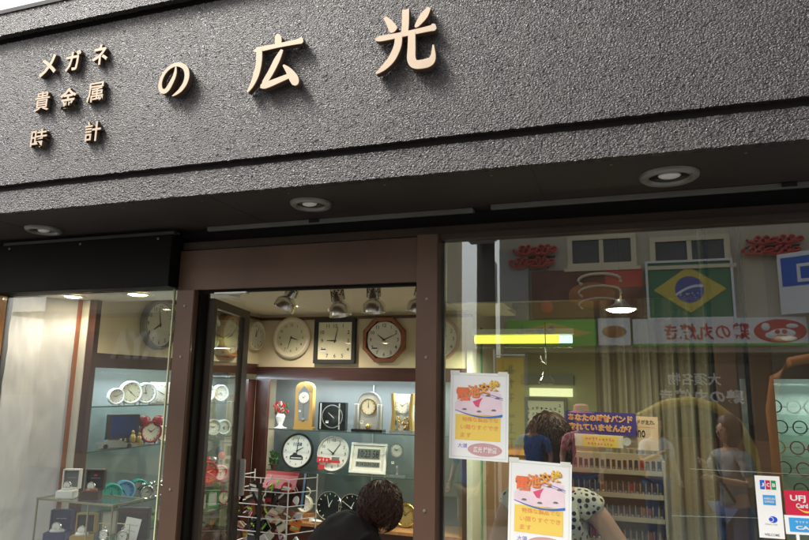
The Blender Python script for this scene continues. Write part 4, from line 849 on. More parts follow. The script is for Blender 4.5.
# ================================================================== deeper room behind the right window
mat('beige_wall',(.42,.41,.27),.8,var=.06); mat('curtain',(.42,.39,.29),.9,var=.12,vs=4); mat('green_panel',(.10,.22,.13),.6,var=.1); mat('counter_wood',(.20,.10,.05),.5,var=.1)
mat('shade_dark',(.10,.075,.05),.6,var=.1)
# pleated curtain
cu=mb(); xc0=P(597,400,3.75).x; xc1=P(742,400,3.75).x; n=220
for i in range(n+1):
    x=xc0+(xc1-xc0)*i/n; u=(i/n)
    y=.028*math.sin(u*46+1.5*math.sin(u*9))+.012*math.sin(u*111)
    for z in (.15,.9,1.6,2.5): cu.v.append(Vector((x+.004*math.sin(z*3+i),3.75+y*(1+.15*z),z)))
for i in range(n):
    for k in range(3): cu.f.append((i*4+k,(i+1)*4+k,(i+1)*4+k+1,i*4+k+1))
t=thing('curtain','tall pleated olive beige curtain behind the watch band display','curtain'); part(cu,'drape','curtain',t,True); part(mb().tube([(xc0-.03,3.75,2.51),(xc1+.03,3.75,2.51)],.012),'curtain_rod','steel',t)
# fluorescent fixture
t=thing('ceiling_light','yellowish fluorescent tube fixture glowing behind the right window','fluorescent light'); a=P(473,340,4.7); b_=P(574,340,4.7)
part(mb().box(a.x,b_.x,4.66,4.74,a.z+.035,a.z+.075),'housing','white_paint',t); part(mb().tube([(a.x+.02,4.68,a.z),(b_.x-.10,4.68,a.z)],.030,16),'tube','lit_tube',t,True); part(mb().tube([(b_.x-.099,4.68,a.z),(b_.x-.01,4.68,a.z)],.028,16),'tube_end','lit_cool',t,True)
emat('lit_cool_dim',(.55,.80,.80),.8); t.children[-1].data.materials[0]=M['lit_cool_dim']
area('tube_lamp',((a.x+b_.x)/2,4.66,a.z-.06),(0,0,0),.7,.08,18,(.93,.95,.66))
t=thing('hanging_ornament','clear glass ornament hanging in front of the far wall','ornament'); a=P(546,372,4.6)
part(mb().tube([(a.x,4.6,a.z+.05),(a.x,4.6,a.z+.35)],.003),'cord','black_matte',t); part(mb().lathe([(.001,-.09),(.05,-.08),(.055,-.06),(.03,-.03),(.026,.05),(.001,.05)],(a.x,4.6,a.z),seg=24),'glass_body','clear_glass',t,True)
part(mb().tube([(a.x,4.6,a.z+.05),(a.x-.03,4.6,a.z+.07),(a.x-.04,4.6,a.z+.11)],.006),'hook','black_matte',t)
YF=6.4
def fp(px,py,Y=YF): return P(px,py,Y)
t=thing('partition_wall','beige partition wall with a dark beam behind the right window','wall'); a=fp(470,300); b_=fp(760,540)
part(mb().box(a.x-.2,b_.x+.8,YF,YF+.08,.12,2.6),'wall_face','beige_wall',t); c=fp(522,377); d=fp(574,385); part(mb().box(c.x,d.x,YF-.06,YF-.001,d.z,c.z+.02),'beam','ink_grey',t)
emat('lit_panel',(.80,.82,.50),.45); c=fp(530,388); d=fp(573,397); part(mb().box(c.x,d.x,YF-.04,YF-.001,d.z,c.z),'light_panel','lit_panel',t)
t=thing('framed_certificate','framed certificate with columns of handwriting on the far wall','certificate'); c=fp(525,397); d=fp(568,431)
part(mb().frame(c.x,d.x,d.z,c.z,.03,YF-.04,YF-.002),'frame','ink_grey',t); part(mb().box(c.x+.03,d.x-.03,YF-.02,YF-.004,d.z+.03,c.z-.03),'sheet','face_white',t)
b=mb(); txt=['感謝状','時計店','長年の功','績を讃え','ここに','表彰する','平成十年','大須']
for i,s in enumerate(txt):
    x=d.x-.07-i*.042; z=c.z-.07-(.03 if i else 0)
    greek(b,x-.016,x+.016,z-.048*(len(s)+2),z+.02,YF-.0215,len(s)+2,True)
part(b,'handwriting','ink',t)
t=thing('monitor','small computer monitor glowing on the counter below the certificate','monitor'); c=fp(550,428,6.0); part(mb().box(c.x-.14,c.x+.12,6.0,6.03,c.z-.14,c.z+.04,.004).box(c.x-.03,c.x+.02,6.0,6.03,c.z-.2,c.z-.141),'casing','black_matte',t); emat('screen',(.35,.60,.62),.18); part(mb().box(c.x-.12,c.x+.10,5.998,5.9995,c.z-.12,c.z+.02),'screen','screen',t)
t=thing('counter','dark wooden shop counter with a pale top at the back','counter'); c=fp(480,446,5.7); part(mb().box(c.x,.6,5.5,5.95,.12,c.z-.04),'body','counter_wood',t); part(mb().box(c.x-.02,.62,5.47,5.98,c.z-.039,c.z),'top','oakwood',t)
t=thing('green_panel','tall green panel at the edge of the white partition','panel'); c=P(476,340,5.3); part(mb().box(c.x-.04,c.x+.05,5.28,5.32,.12,c.z+.10),'panel','green_panel',t)
t=thing('ceiling_light','glowing round lamp high behind the right window','downlight'); LY=2.93; c=P(621,309,LY); part(mb().lathe([(.02,.04),(.03,.022),(.070,.0),(.068,-.004),(1e-4,.012)],(c.x,LY,c.z),seg=28),'shade','steel',t,True); part(mb().ell((c.x,LY,c.z-.002),.06,.06,.014),'bulb','lit_warm',t,True); part(mb().tube([(c.x,LY,c.z+.035),(c.x,LY,2.56)],.004),'stem','black_matte',t); spot('lamp',(c.x,LY,c.z-.04),(c.x+.1,3.3,0),5,(1,.88,.68),150)
# posts, glasses cabinet
for x0,x1,lab in ((719,741,'brown wooden post behind the right window, in front of the curtain end'),(754,777,'narrow brown wooden post beside the glasses cabinet')):
    t=thing('wooden_post',lab,'post',group='brown posts behind the right window'); q0=P(x0,430,3.1); q1=P(x1,430,3.1); part(mb().box(q0.x,q1.x,3.08,3.16,.12,2.5,.004),'post','brown_alu',t); part(mb().box(q0.x-.012,q0.x-.0005,3.10,3.14,.12,2.5),'edge_bead','black_panel',t)
t=thing('glasses_cabinet','lit glass cabinet with rows of spectacles at the far right','display cabinet',(P(742,400,3.75).x,3.75,0),R(-30)); g0=t
zt_=P(745,374,3.7).z; Wc=.95
part(mb().box(0,Wc,.25,.27,.12,2.5),'back_panel','face_grey',t); part(mb().box(0,Wc,-.01,.24,zt_,2.5).box(0,Wc,-.02,-.0105,zt_-.025,2.49),'cornice','redwood_h',t); part(mb().box(-.03,-.001,-.01,.27,.12,2.5),'side','redwood',t)
part(mb().box(0,Wc,0,.006,.3,zt_-.001),'front_glass','shelf_glass',t); part(mb().box(.01,Wc-.01,.08,.10,zt_-.016,zt_-.002),'strip_light','lit_cool',t)
l=area('cabinet_lamp',(0,0,0),(R(-15),0,0),.8,.04,2.2,(.85,.95,1)); l.parent=t; l.location=(.48,.09,zt_-.05)
for k in range(3):
    for x in (.12,.30,.48,.66,.84): pass
for k in range(6): part(mb().box(.001,Wc-.001,.02,.24,zt_-.10-.10*(k+1)+.0,zt_-.10-.10*(k+1)+.005),'glass_shelf','shelf_glass',t)
GP=[]
for k in range(5):
    for i in range(6):
        x=.09+i*.155+(.02 if k%2 else 0); z=zt_-.10-.10*(k+1)+.006
        q=thing('spectacles',"thin framed spectacles on shelf %s of the glasses cabinet, place %s from the left"%(['one','two','three','four','five'][k],['one','two','three','four','five','six'][i]),'glasses',(0,0,0),0,'spectacles in the glasses cabinet')
        mm=rnd.choice(['black_matte','gold','steel','leather_box','black_matte','dark_red'])
        part(mb().ring(.034,.028,-.002,.001,(-.039,.034),22).ring(.034,.028,-.002,.001,(.039,.034),22).tube([(-.009,0,.03),(.009,0,.03)],.0025).tube([(-.06,0,.034),(-.062,.10,.03)],.0016).tube([(.06,0,.034),(.062,.10,.03)],.0016),'frame',mm,q)
        part(mb().lathe([(1e-4,0),(.0236,0)],(-.034,0,.026),'Y',18).lathe([(1e-4,0),(.0236,0)],(.034,0,.026),'Y',18),'lens','clear_glass',q)
        q.matrix_world=Matrix.Translation(g0.location)@Matrix.Rotation(R(-30),4,'Z')@Matrix.Translation((x,.07+.03*(i%2),z))
# fine horizontal weave of the curtain
nt=M['curtain'].node_tree; n=nt.nodes; p_=n['Principled BSDF']; tc=n.new('ShaderNodeTexCoord'); wv=n.new('ShaderNodeTexWave'); wv.bands_direction='Z'; wv.inputs['Scale'].default_value=24
bp=n.new('ShaderNodeBump'); bp.inputs['Strength'].default_value=.3; bp.inputs['Distance'].default_value=.002; nt.links.new(tc.outputs['Object'],wv.inputs['Vector']); nt.links.new(wv.outputs['Fac'],bp.inputs['Height']); nt.links.new(bp.outputs[0],p_.inputs['Normal'])
# ================================================================== the street behind the camera (seen reflected in the panes)
MY=2*(G+.012); DF=4.0
def RV(px,py,D=DF): p=P(px,py,MY+D); return Vector((p.x,-D,p.z))
mat('opp_wall',(.52,.47,.37),.8,var=.08,vs=2); mat('opp_beige',(.72,.62,.44),.8,var=.06,vs=2); mat('opp_grey',(.40,.40,.38),.8,var=.1,vs=2); mat('win_dark',(.05,.055,.06),.08,var=.2); mat('flag_green',(.06,.20,.11),.6,var=.04); mat('flag_yellow',(.66,.52,.10),.6,var=.03); mat('flag_blue',(.10,.12,.38),.6,var=.03)
mat('sign_white',(.78,.78,.80),.4,var=.02); mat('sign_red',(.55,.06,.05),.4,var=.04); mat('sign_green',(.08,.50,.06),.4,var=.05); mat('sign_brown',(.16,.05,.03),.4,var=.5,vs=7); mat('chicken',(.42,.15,.05),.4,var=.3,vs=9); mat('opp_dark',(.05,.045,.04),.6,var=.2); mat('banner_yellow',(.80,.50,.04),.6,var=.05)
mat('denim',(.05,.09,.22),.8,var=.2,vs=30); mat('blue_cloth',(.06,.16,.42),.8,var=.1); mat('pink_cloth',(.70,.22,.26),.8,var=.1); mat('grey_cloth',(.24,.24,.25),.8,var=.1); mat('pale_cloth',(.45,.52,.60),.8,var=.1); mat('tan_cloth',(.42,.28,.16),.8,var=.1); mat('orange_tube',(.50,.17,.03),.4,var=.08); mat('yellow_tube',(.50,.34,.07),.4,var=.08)
OX=2.0
mat('pink_line',(.70,.42,.36),.5,var=.05)
ob=thing('rotisserie_shop','pale two storey shop across the street with picture boards over its open front','building',(OX,-DF,0),PI)
def L(px,py): q=RV(px,py); return OX-q.x,q.z
def lrect(x0,y0,x1,y1): a=L(x0,y0); b=L(x1,y1); m_=L((x0+x1)/2,(y0+y1)/2); return min(a[0],b[0]),max(a[0],b[0]),L((x0+x1)/2,y1)[1],L((x0+x1)/2,y0)[1]
xr,xl=L(900,300)[0],L(500,300)[0]
zopen=L(690,352)[1]
part(mb().box(xr,xl,0,.3,zopen,5.4),'upper_wall','opp_wall',ob); part(mb().box(xr,xr+.5,0,.3,.004,zopen-.001),'pier','opp_grey',ob); part(mb().box(xl-.35,xl,0,.3,.004,zopen-.001),'pier','opp_grey',ob)
part(mb().box(xr,xl,2.2,2.3,.004,zopen),'inner_wall','opp_dark',ob); part(mb().box(xr,xl,.301,2.199,zopen-.02,zopen+.05),'shop_ceiling','opp_dark',ob); part(mb().box(xr-.05,xl+.05,-.25,.35,5.401,5.55),'roof_edge','opp_grey',ob)
part(mb().box(xr+.6,xl-1.0,.5,.9,.004,.95),'counter','rustwood',ob)
for (a,b_,c,d) in ((567,235,637,268),(649,236,731,266)):
    x0,x1,z0,z1=lrect(a,b_,c,d); f=part(mb().frame(x0,x1,z0,z1,.07,-.05,.0).box((x0+x1)/2-.03,(x0+x1)/2+.03,-.045,.0,z0+.071,z1-.071),'window','opp_beige',ob); part(mb().box(x0+.071,x1-.071,-.02,-.003,z0+.071,z1-.071),'pane','win_dark',f); part(mb().box(x0-.05,x1+.05,-.10,-.0505,z0-.05,z0),'sill','opp_beige',f)
x0,x1,z0,z1=lrect(500,250,530,345); part(mb().box(x0,x1,-.06,-.001,z0,z1),'downpipe_panel','opp_grey',ob)
# flag board
def sboard(name,lab,r,m_,y=-.08,cat='sign board'):
    x0,x1,z0,z1=lrect(*r); t=thing(name,lab,cat,(OX-(x0+x1)/2,-DF,(z0+z1)/2),PI); W,H=(x1-x0)/2,(z1-z0)/2
    part(mb().box(-W,W,y,-.002,-H,H,.005),'board',m_,t); return t,W,H
t,W,H=sboard('flag_board','green flag board with a yellow diamond and blue disc across the street',(647,263,733,318),'flag_green')
part(mb().frame(-W-.03,W+.03,-H-.03,H+.03,.03,-.10,-.06),'frame','sign_white',t); part(mb().prism([(-W*.88,0),(0,-H*.84),(W*.88,0),(0,H*.84)],-.086,-.081),'diamond','flag_yellow',t)
part(mb().add([(H*.48*math.cos(a),-.0875,H*.48*math.sin(a)) for a in [2*PI*k/48 for k in range(48)]],[tuple(range(48))]),'disc','flag_blue',t)
b=mb(); n=16; arc=[(-H*.46+.92*H*k/n,H*.16-H*.30*((k/n))**1.3*1.0+H*.08*math.sin(PI*k/n)) for k in range(n+1)]; b.prism(arc+[(x,z-H*.09) for x,z in reversed(arc)],-.090,-.0885); part(b,'band','sign_white',t)
b=mb()
for i in range(16): a=rnd.uniform(0,2*PI); r_=rnd.uniform(.05,.40)*H; b.box(r_*math.cos(a)-.008,r_*math.cos(a)+.008,-.0895,-.088,-H*.12-abs(r_*math.sin(a))*.6-.008,-H*.12-abs(r_*math.sin(a))*.6+.008)
part(b,'stars','sign_white',t)
# food picture board
t,W,H=sboard('picture_board','red and brown food picture board beside the flag across the street',(532,270,644,318),'sign_brown')
part(mb().box(-W,-W*.35,-.083,-.0805,H*.2,H),'red_field','sign_red',t); part(mb().ell((-W*.1,-.082,-H*.1),W*.42,.02,H*.55,24),'food_print','chicken',t,True)
b=mb()
for k in range(3): b.tube([(W*(-.25+.38*math.cos(a)),-.10,H*(.5-.5*k)+H*.28*math.sin(a)) for a in [PI*(-.2+1.3*q/14) for q in range(15)]],.022-.004*k)
part(b,'white_swirl','opp_beige',t,True); part(mb().ell((W*.72,-.083,-H*.55),.09,.01,.09,20),'red_badge','sign_red',t,True)
# long lower sign
t,W,H=sboard('shop_sign','long white sign with red lettering over the shop opening across the street',(632,319,806,346),'sign_white',-.14)
m_=lambda px:(L(px,333)[0]-(L(632,333)[0]+L(806,333)[0])/2)
part(mb().text('鶏の丸焼き',m_(748),m_(664),-H*.62,H*.62,-.143,off=.02),'lettering','sign_red',t)
part(mb().ell((m_(778),-.142,0),.30,.012,H*.85,24),'red_drawing','sign_red',t,True); part(mb().ell((m_(780),-.150,-H*.15),.15,.012,H*.34,24).ell((m_(764),-.150,H*.3),.05,.012,.05).ell((m_(768),-.150,-H*.3),.06,.012,.04).ell((m_(790),-.150,H*.35),.07,.012,.03).ell((m_(786),-.150,-H*.55),.09,.012,.03),'face_drawing','sign_white',t,True); part(mb().ell((m_(782),-.160,-H*.05),.03,.01,.03).ell((m_(775),-.160,-H*.05),.03,.01,.03).box(m_(784),m_(774),-.166,-.158,-H*.35,-H*.27),'face_marks','sign_red',t,True)
part(mb().box(-W,W,-.145,-.1405,-H,-H*.86),'green_line','sign_green',t)
t,W,H=sboard('picture_board','small picture board of roast chicken at the end of the long sign',(598,319,631,346),'sign_white',-.13); part(mb().ell((0,-.132,0),W*.75,.012,H*.45,24),'chicken_print','chicken',t,True)
t,W,H=sboard('shop_sign','green and yellow sign with blue letters at the far end of the shop opening',(508,321,597,347),'sign_green',-.13)
part(mb().prism([(-W*.9,0),(0,-H*.8),(W*.9,0),(0,H*.8)],-.135,-.131),'yellow_diamond','flag_yellow',t); part(mb().text('シャーレ',-W*.1,W*.8,-H*.3,H*.6,-.137,off=.05),'lettering','jblue',t)
# neon style lettering
for (r,lab,s) in (((512,245,558,270),'red glowing script sign in two rows beside the upper windows across the street','Rotisserie'),((741,236,804,257),'red glowing script sign at the corner across the street','Rotisserie')):
    x0,x1,z0,z1=lrect(*r); t=thing('neon_sign',lab,'sign',(OX-(x0+x1)/2,-DF-0,(z0+z1)/2),PI); W,H=(x1-x0)/2,(z1-z0)/2
    part(mb().box(-W*.9,W*.9,-.03,-.002,-H*.08,H*.06).box(-W*.6,-W*.56,-.03,-.002,-H*.9,-H*.081).box(W*.56,W*.6,-.03,-.002,H*.061,H*.9),'rails','opp_dark',t); 
    for nm,rr_,yy_,mm_ in (('letter_outline',.024,-.061,'pink_line'),('lettering',.017,-.105,'sign_red')):
        b=mb()
        for row,(xa_,xb_,zc_) in enumerate(((-W*.95,W*.75,H*.5),(-W*.78,W*.98,-H*.48))):
            b.tube([(xa_+(xb_-xa_)*q/70+.055*math.cos(q*.55+row),yy_-.0002*q,zc_+H*.36*math.sin(q*.55+row)*(1 if (q//11)%3 else .5)) for q in range(71)],rr_,6)
        part(b,nm,mm_,t,True)
# doorway lettering on a dark banner
x0,x1,z0,z1=lrect(654,372,750,404); t=thing('noren_banner','dark banner with white lettering hanging in the shop opening across the street','banner',(OX-(x0+x1)/2,-DF-.05,(z0+z1)/2),PI); W,H=(x1-x0)/2,(z1-z0)/2
part(mb().box(-W*1.1,W*1.5,-.01,0,-H*2.2,H*1.5),'cloth','opp_dark',t); part(mb().text('大須名物',-W*.45,W*.70,H*.15,H*.95,-.013,off=.02).text('鶏の丸焼き',-W*.9,W*.9,-H*.98,-H*.08,-.013,off=.03),'lettering','white_paint',t)
# blue white corner sign, vertical white sign
x0,x1,z0,z1=lrect(776,255,850,315); t=thing('shop_sign','blue and white sign turned sideways at the right end across the street','sign',(OX-(x0+x1)/2,-DF+.35,(z0+z1)/2),PI+R(35)); W,H=(x1-x0)/2*1.2,(z1-z0)/2
part(mb().box(-W,W,-.05,0,-H,H),'board','sign_white',t); part(mb().box(-W*.9,W*.9,-.055,-.0505,-H*.1,H*.85),'blue_panel','jblue',t); part(mb().frame(-W*.5,W*.5,0,H*.6,.04,-.06,-.0555),'drawing','sign_white',t)
x0,x1,z0,z1=lrect(484,266,500,306); t=thing('vertical_sign','narrow white vertical sign with a blue mark on the building edge','sign',(OX-(x0+x1)/2,-DF+.3,(z0+z1)/2),PI); W,H=(x1-x0)/2,(z1-z0)/2; part(mb().box(-W,W,-.1,.1,-H,H,.01),'board','sign_white',t); part(mb().ring(W*.6,W*.4,-.104,-.101,(0,-H*.1),20),'mark','jblue',t)
# neighbours
nb=thing('beige_building','plain beige building left of the rotisserie shop seen in the reflection','building',(OX,-DF-.2,0),PI)
part(mb().box(xl+.7,xl+9,0,.3,.004,5.0),'wall','opp_beige',nb)
for k in range(4):
    x0=xl+1.6+k*1.9; f=part(mb().frame(x0,x0+1.1,3.2,4.3,.06,-.05,0),'window','white_paint',nb); part(mb().box(x0+.061,x0+1.039,-.02,-.003,3.261,4.239),'pane','win_dark',f)
part(mb().box(xl+.7,xl+9,-.7,-.001,2.75,2.82),'awning','opp_grey',nb); part(mb().box(xl+1.3,xl+8.5,-.03,-.001,.3,2.5),'shutter','opp_grey',nb)
nb2=thing('grey_building','grey building right of the rotisserie shop beyond the frame','building',(OX,-DF-.1,0),PI); part(mb().box(xr-8,xr-.06,0,.3,.004,6.2),'wall','opp_grey',nb2); part(mb().box(xr-6,xr-1,-.05,-.001,2.6,3.2),'sign_panel','sign_white',nb2)
t=thing('utility_pole','dark utility pole with a transformer box beside the rotisserie shop','pole',(RV(486,300,3.6).x,-3.6,.004)); part(mb().cyl((0,0,0),.15,6.5,r2=.11),'shaft','opp_dark',t,True); part(mb().box(-.2,.2,.16,.4,3.6,4.3,.03),'transformer_box','opp_grey',t)
b=mb()
for k in range(3): b.tube([(-6+q*.5,.0,4.4+.25*k+.04*((q*.5-3)**2)*.3) for q in range(12)],.014)
part(b,'cable','opp_dark',t)
# letters seen mirrored in the left window
q0=RV(113,352,3.8); q1=RV(166,338,3.8); t=thing('letter_sign','pale capital letters on a rail above a shutter across the street','sign',((q0.x+q1.x)/2,-3.8,(q0.z+q1.z)/2),PI); W=(q1.x-q0.x)/2; part(mb().text('AYA',-W,W,-.24,.24,-.05,ext=.03,off=.05),'lettering','white_paint',t); part(mb().box(-W*1.2,W*1.2,-.03,.0,-.26,-.21),'rail','opp_grey',t)
# nobori banner
q=RV(510,400,2.6); zt=RV(510,358,2.6).z; zb_=RV(510,442,2.6).z; t=thing('street_banner','tall yellow street banner with dark writing on a pole','banner',(q.x,-2.6,.004),PI)
part(mb().tube([(.19,0,.06),(.19,0,zt+.1)],.012).tube([(.19,0,zt+.03),(-.19,0,zt+.03)],.008),'pole','sign_white',t); part(mb().cyl((.19,0,0),.16,.06,r2=.14),'base','opp_dark',t,True)
part(mb().box(-.17,.17,-.004,.004,.75,zt),'cloth','banner_yellow',t)
b=mb()
greek(b,-.12,.12,.85,zt-.05,-.007,6,True)
part(b,'writing','opp_dark',t)
# orange and yellow curved tubes
t=thing('curved_decoration','orange and yellow curved tube decoration standing in front of the shop opening','decoration',(0,-2.2,0))
def rp(px,py,D=2.2): v=RV(px,py,D); return (v.x,0,v.z)
part(mb().tube([rp(638,418),rp(665,404),rp(690,401),rp(715,407),rp(738,424),rp(752,450),rp(760,490)],.05,14),'yellow_arm','yellow_tube',t,True)
q=rp(776,470); part(mb().tube([rp(812,358),rp(790,362),rp(775,378),rp(771,410),rp(776,450),(q[0],0,.004)],.05,14),'orange_stem','orange_tube',t,True)
# ================================================================== people
def skin(verts,edges,rad,sub=2):
    me=bpy.data.meshes.new('s'); me.from_pydata(verts,edges,[]); o=bpy.data.objects.new('s',me); COL.objects.link(o)
    o.modifiers.new('k','SKIN'); 
    if not me.skin_vertices: return None
    for i,r in enumerate(rad):
        me.skin_vertices[0].data[i].radius=(r if isinstance(r,tuple) else (r,r))
    me.skin_vertices[0].data[0].use_root=True
    s=o.modifiers.new('u','SUBSURF'); s.levels=sub; s.render_levels=sub
    dg=bpy.context.evaluated_depsgraph_get(); m2=bpy.data.meshes.new_from_object(o.evaluated_get(dg))
    b=mb(); b.v=[v.co.copy() for v in m2.vertices]; b.f=[tuple(p.vertices) for p in m2.polygons]
    bpy.data.objects.remove(o); bpy.data.meshes.remove(me); bpy.data.meshes.remove(m2); return b
def person(label,loc,rz,H,top,bottom,hairm='hair',seated=False,arms=None,hat=None,skirt=False,lean=0,bodym='skin',sleeve=.8,wide=1,longhair=False,strap=None):
    """front faces -Y; arms: list of (elbow, wrist) for left(+x) and right(-x)"""
    k=H/1.6; t=thing('person',label,'person',loc,rz)
    hz=.47 if seated else .88
    V=lambda x,y,z: Vector((x*k,(y-lean*(z-hz))*k,z*k))
    sp=[V(0,0,hz),V(0,0,hz+.14),V(0,0,hz+.30),V(0,.0,hz+.43),V(0,-.005,hz+.50),V(0,-.02,hz+.58),V(0,-.03,hz+.66)]
    sr=[.105,.10,.115,.085,.045,.07,.072]
    Vv=list(sp);E_=[(i,i+1) for i in range(6)];Rr=[(r*k*1.15,r*k*.85) if i<4 else r*k for i,r in enumerate(sr)]
    A=arms or [((.24,0,hz+.20),(.22,-.12,hz+.02)),((-.24,0,hz+.20),(-.22,-.12,hz+.02))]
    arm_idx=[]
    for sgn,(e,w_) in zip((1,-1),A):
        b0=len(Vv); e=V(*e); w_=V(*w_); d=(w_-e).normalized()
        sh_=V(sgn*.17,0,hz+.41); Vv+=[V(sgn*.09,0,hz+.43),sh_,e,w_,w_+d*.045*k,w_+d*.085*k]; E_+=[(3,b0),(b0,b0+1),(b0+1,b0+2),(b0+2,b0+3),(b0+3,b0+4),(b0+4,b0+5)]; Rr+=[.06*k,.052*k,.038*k,.026*k,(.036*k,.018*k),(.034*k,.016*k)]
        pv=d.cross(Vector((0,1,.3))).normalized(); nrm=d.cross(pv)
        for q in range(4):
            o_=(q-1.5)*.017*k; f0=w_+d*.085*k+pv*o_; L_=(.030,.036,.034,.026)[q]*k
            i0=len(Vv); Vv+=[f0+d*.012*k,f0+d*L_+nrm*.004*k,f0+d*L_*1.8+nrm*.016*k]; E_+=[(b0+5,i0),(i0,i0+1),(i0+1,i0+2)]; Rr+=[.0085*k,.0080*k,.0065*k]
        i0=len(Vv); Vv+=[w_+d*.035*k+pv*.030*k,w_+d*.065*k+pv*.045*k+nrm*.01*k]; E_+=[(b0+4,i0),(i0,i0+1)]; Rr+=[.010*k,.008*k]
        arm_idx.append((b0,sh_,e,w_))
    for sgn in (1,-1):
        b0=len(Vv)
        if seated: pts=[V(sgn*.09,-.02,hz-.02),V(sgn*.11,-.42,hz+.01),V(sgn*.11,-.42,.07),V(sgn*.12,-.55,.035)]
        else: pts=[V(sgn*.085,0,hz-.08),V(sgn*.095,-.02,.48),V(sgn*.10,.01,.07),V(sgn*.11,-.13,.035)]
        Vv+=pts; E_+=[(0,b0),(b0,b0+1),(b0+1,b0+2),(b0+2,b0+3)]; Rr+=[.085*k,.055*k,.038*k,.035*k]
    b=skin(Vv,E_,Rr); part(b,'body',bodym,t,True)
    # clothing
    cv=[sp[0]-Vector((0,0,.06*k)) if not seated else sp[0],*sp[1:4]]; ce=[(0,1),(1,2),(2,3)]; cr=[(.150*k*wide,.125*k),(.128*k*wide,.10*k),(.145*k*wide,.112*k),(.11*k*wide,.085*k)]
    for (b0,sh_,e,w_),sgn in zip(arm_idx,(1,-1)):
        i0=len(cv); cv+=[V(sgn*.10,0,hz+.42),sh_,sh_.lerp(e,sleeve)]; ce+=[(3,i0),(i0,i0+1),(i0+1,i0+2)]; cr+=[.072*k,.066*k,.058*k]
    o_=part(skin(cv,ce,cr,3),'shirt' if not skirt else 'dress',top,t,True)
    for v in o_.data.vertices: v.co+=v.normal*(noise.fractal(Vector((v.co.x*9+H*7,v.co.y*9,v.co.z*13)),1,2,3)*.014*k)
    if skirt: part(mb().lathe([(.13*k,hz*k+.08*k),(.17*k,hz*k-.1*k),(.24*k,hz*k-.42*k),(.235*k,hz*k-.42*k),(.12*k,hz*k+.07*k)],seg=32),'skirt',top,t,True)
    else:
        lv=[sp[0]]; le=[]; lr=[.13*k]
        for sgn in (1,-1):
            i0=len(lv)
            if seated: pts=[V(sgn*.09,-.02,hz-.02),V(sgn*.11,-.42,hz+.01),V(sgn*.11,-.42,.10)]
            else: pts=[V(sgn*.085,0,hz-.08),V(sgn*.095,-.02,.48),V(sgn*.10,.01,.10)]
            lv+=pts; le+=[(0,i0),(i0,i0+1),(i0+1,i0+2)]; lr+=[.10*k,.072*k,.058*k]
        o_=part(skin(lv,le,lr,3),'trousers',bottom,t,True)
        for v in o_.data.vertices: v.co+=v.normal*(noise.fractal(Vector((v.co.x*9+H*3,v.co.y*9,v.co.z*11)),1,2,3)*.012*k)
    for sgn in (1,-1):
        f_=V(sgn*.11,-.50 if seated else -.06,.04); part(mb().ell((f_.x,f_.y,.038*k),.045*k,.12*k,.036*k,14),'shoe','black_matte',t,True)
    hc=V(0,-.03,hz+.655)
    part(mb().ell((hc.x,hc.y-.004*k,hc.z-.01*k),.074*k,.090*k,.112*k,24),'face',bodym,t,True)
    b=mb()
    b.ell((hc.x,hc.y+.020*k,hc.z+.034*k),.094*k,.102*k,.108*k,24); hh=part(b,'hair',hairm,t,True)
    if longhair:
        o_=part(mb().ell((hc.x,hc.y+.03*k,hc.z-.05*k),.095*k,.075*k,.135*k,24),'long_hair',hairm,t,True)
    if longhair=='fine': part(strands(Vector((hc.x,hc.y+.03*k,hc.z+.01*k)),.094*k,.098*k,.11*k,1500,.0022),'loose_strands',hairm,t,True)
    if strap: part(mb().tube([V(.13,-.10,hz+.42),V(.02,-.135,hz+.25),V(-.13,-.11,hz+.05)],.012*k),'bag_strap',strap,t,True)
    for v in hh.data.vertices:
        n_=noise.noise(Vector((v.co.x*40,v.co.y*40,v.co.z*9)))*.010; d=(v.co-hc).normalized(); v.co+=d*n_
    for sgn in (1,-1):
        part(mb().ell((hc.x+sgn*.030*k,hc.y-.088*k,hc.z+.0*k),.012*k,.008*k,.007*k,10),'eye','ink',t,True); part(mb().ell((hc.x+sgn*.076*k,hc.y,hc.z-.015*k),.010*k,.018*k,.028*k,10),'ear',bodym,t,True)
    part(mb().ell((hc.x,hc.y-.097*k,hc.z-.025*k),.012*k,.018*k,.020*k,10),'nose',bodym,t,True); part(mb().ell((hc.x,hc.y-.084*k,hc.z-.062*k),.022*k,.010*k,.006*k,10),'mouth','dark_red',t,True)
    if hat: part(mb().lathe([(.15*k,hc.z+.05*k),(.155*k,hc.z+.058*k),(.096*k,hc.z+.075*k),(.088*k,hc.z+.14*k),(.05*k,hc.z+.16*k),(1e-4,hc.z+.163*k)],(hc.x,hc.y+.01,0),seg=28),'hat',hat,t,True)
    return t
def strands(c,ra,rb,rc,n,w_,z0=0):
    sb=mb()
    for i in range(n):
        u=rnd.uniform(0,2*PI); v0=rnd.uniform(.1,2.0); pts=[]
        tw=rnd.uniform(-1.0,1.0); ln=rnd.uniform(.4,1.1); rr=rnd.uniform(.98,1.12)
        for s_ in range(7):
            v_=v0+ln*s_/6; uu=u+tw*s_/6; ex=1+(.16 if v_>1.6 else 0)*(v_-1.6)+.05*math.sin(s_*1.1+i)
            pts.append((c[0]+ra*rr*math.sin(v_)*math.cos(uu)*ex,c[1]+rb*rr*math.sin(v_)*math.sin(uu)*ex,c[2]+rc*rr*math.cos(v_)*(1.25 if v_>1.57 else 1)))
        sb.tube(pts,w_,4,.0006)
    return sb
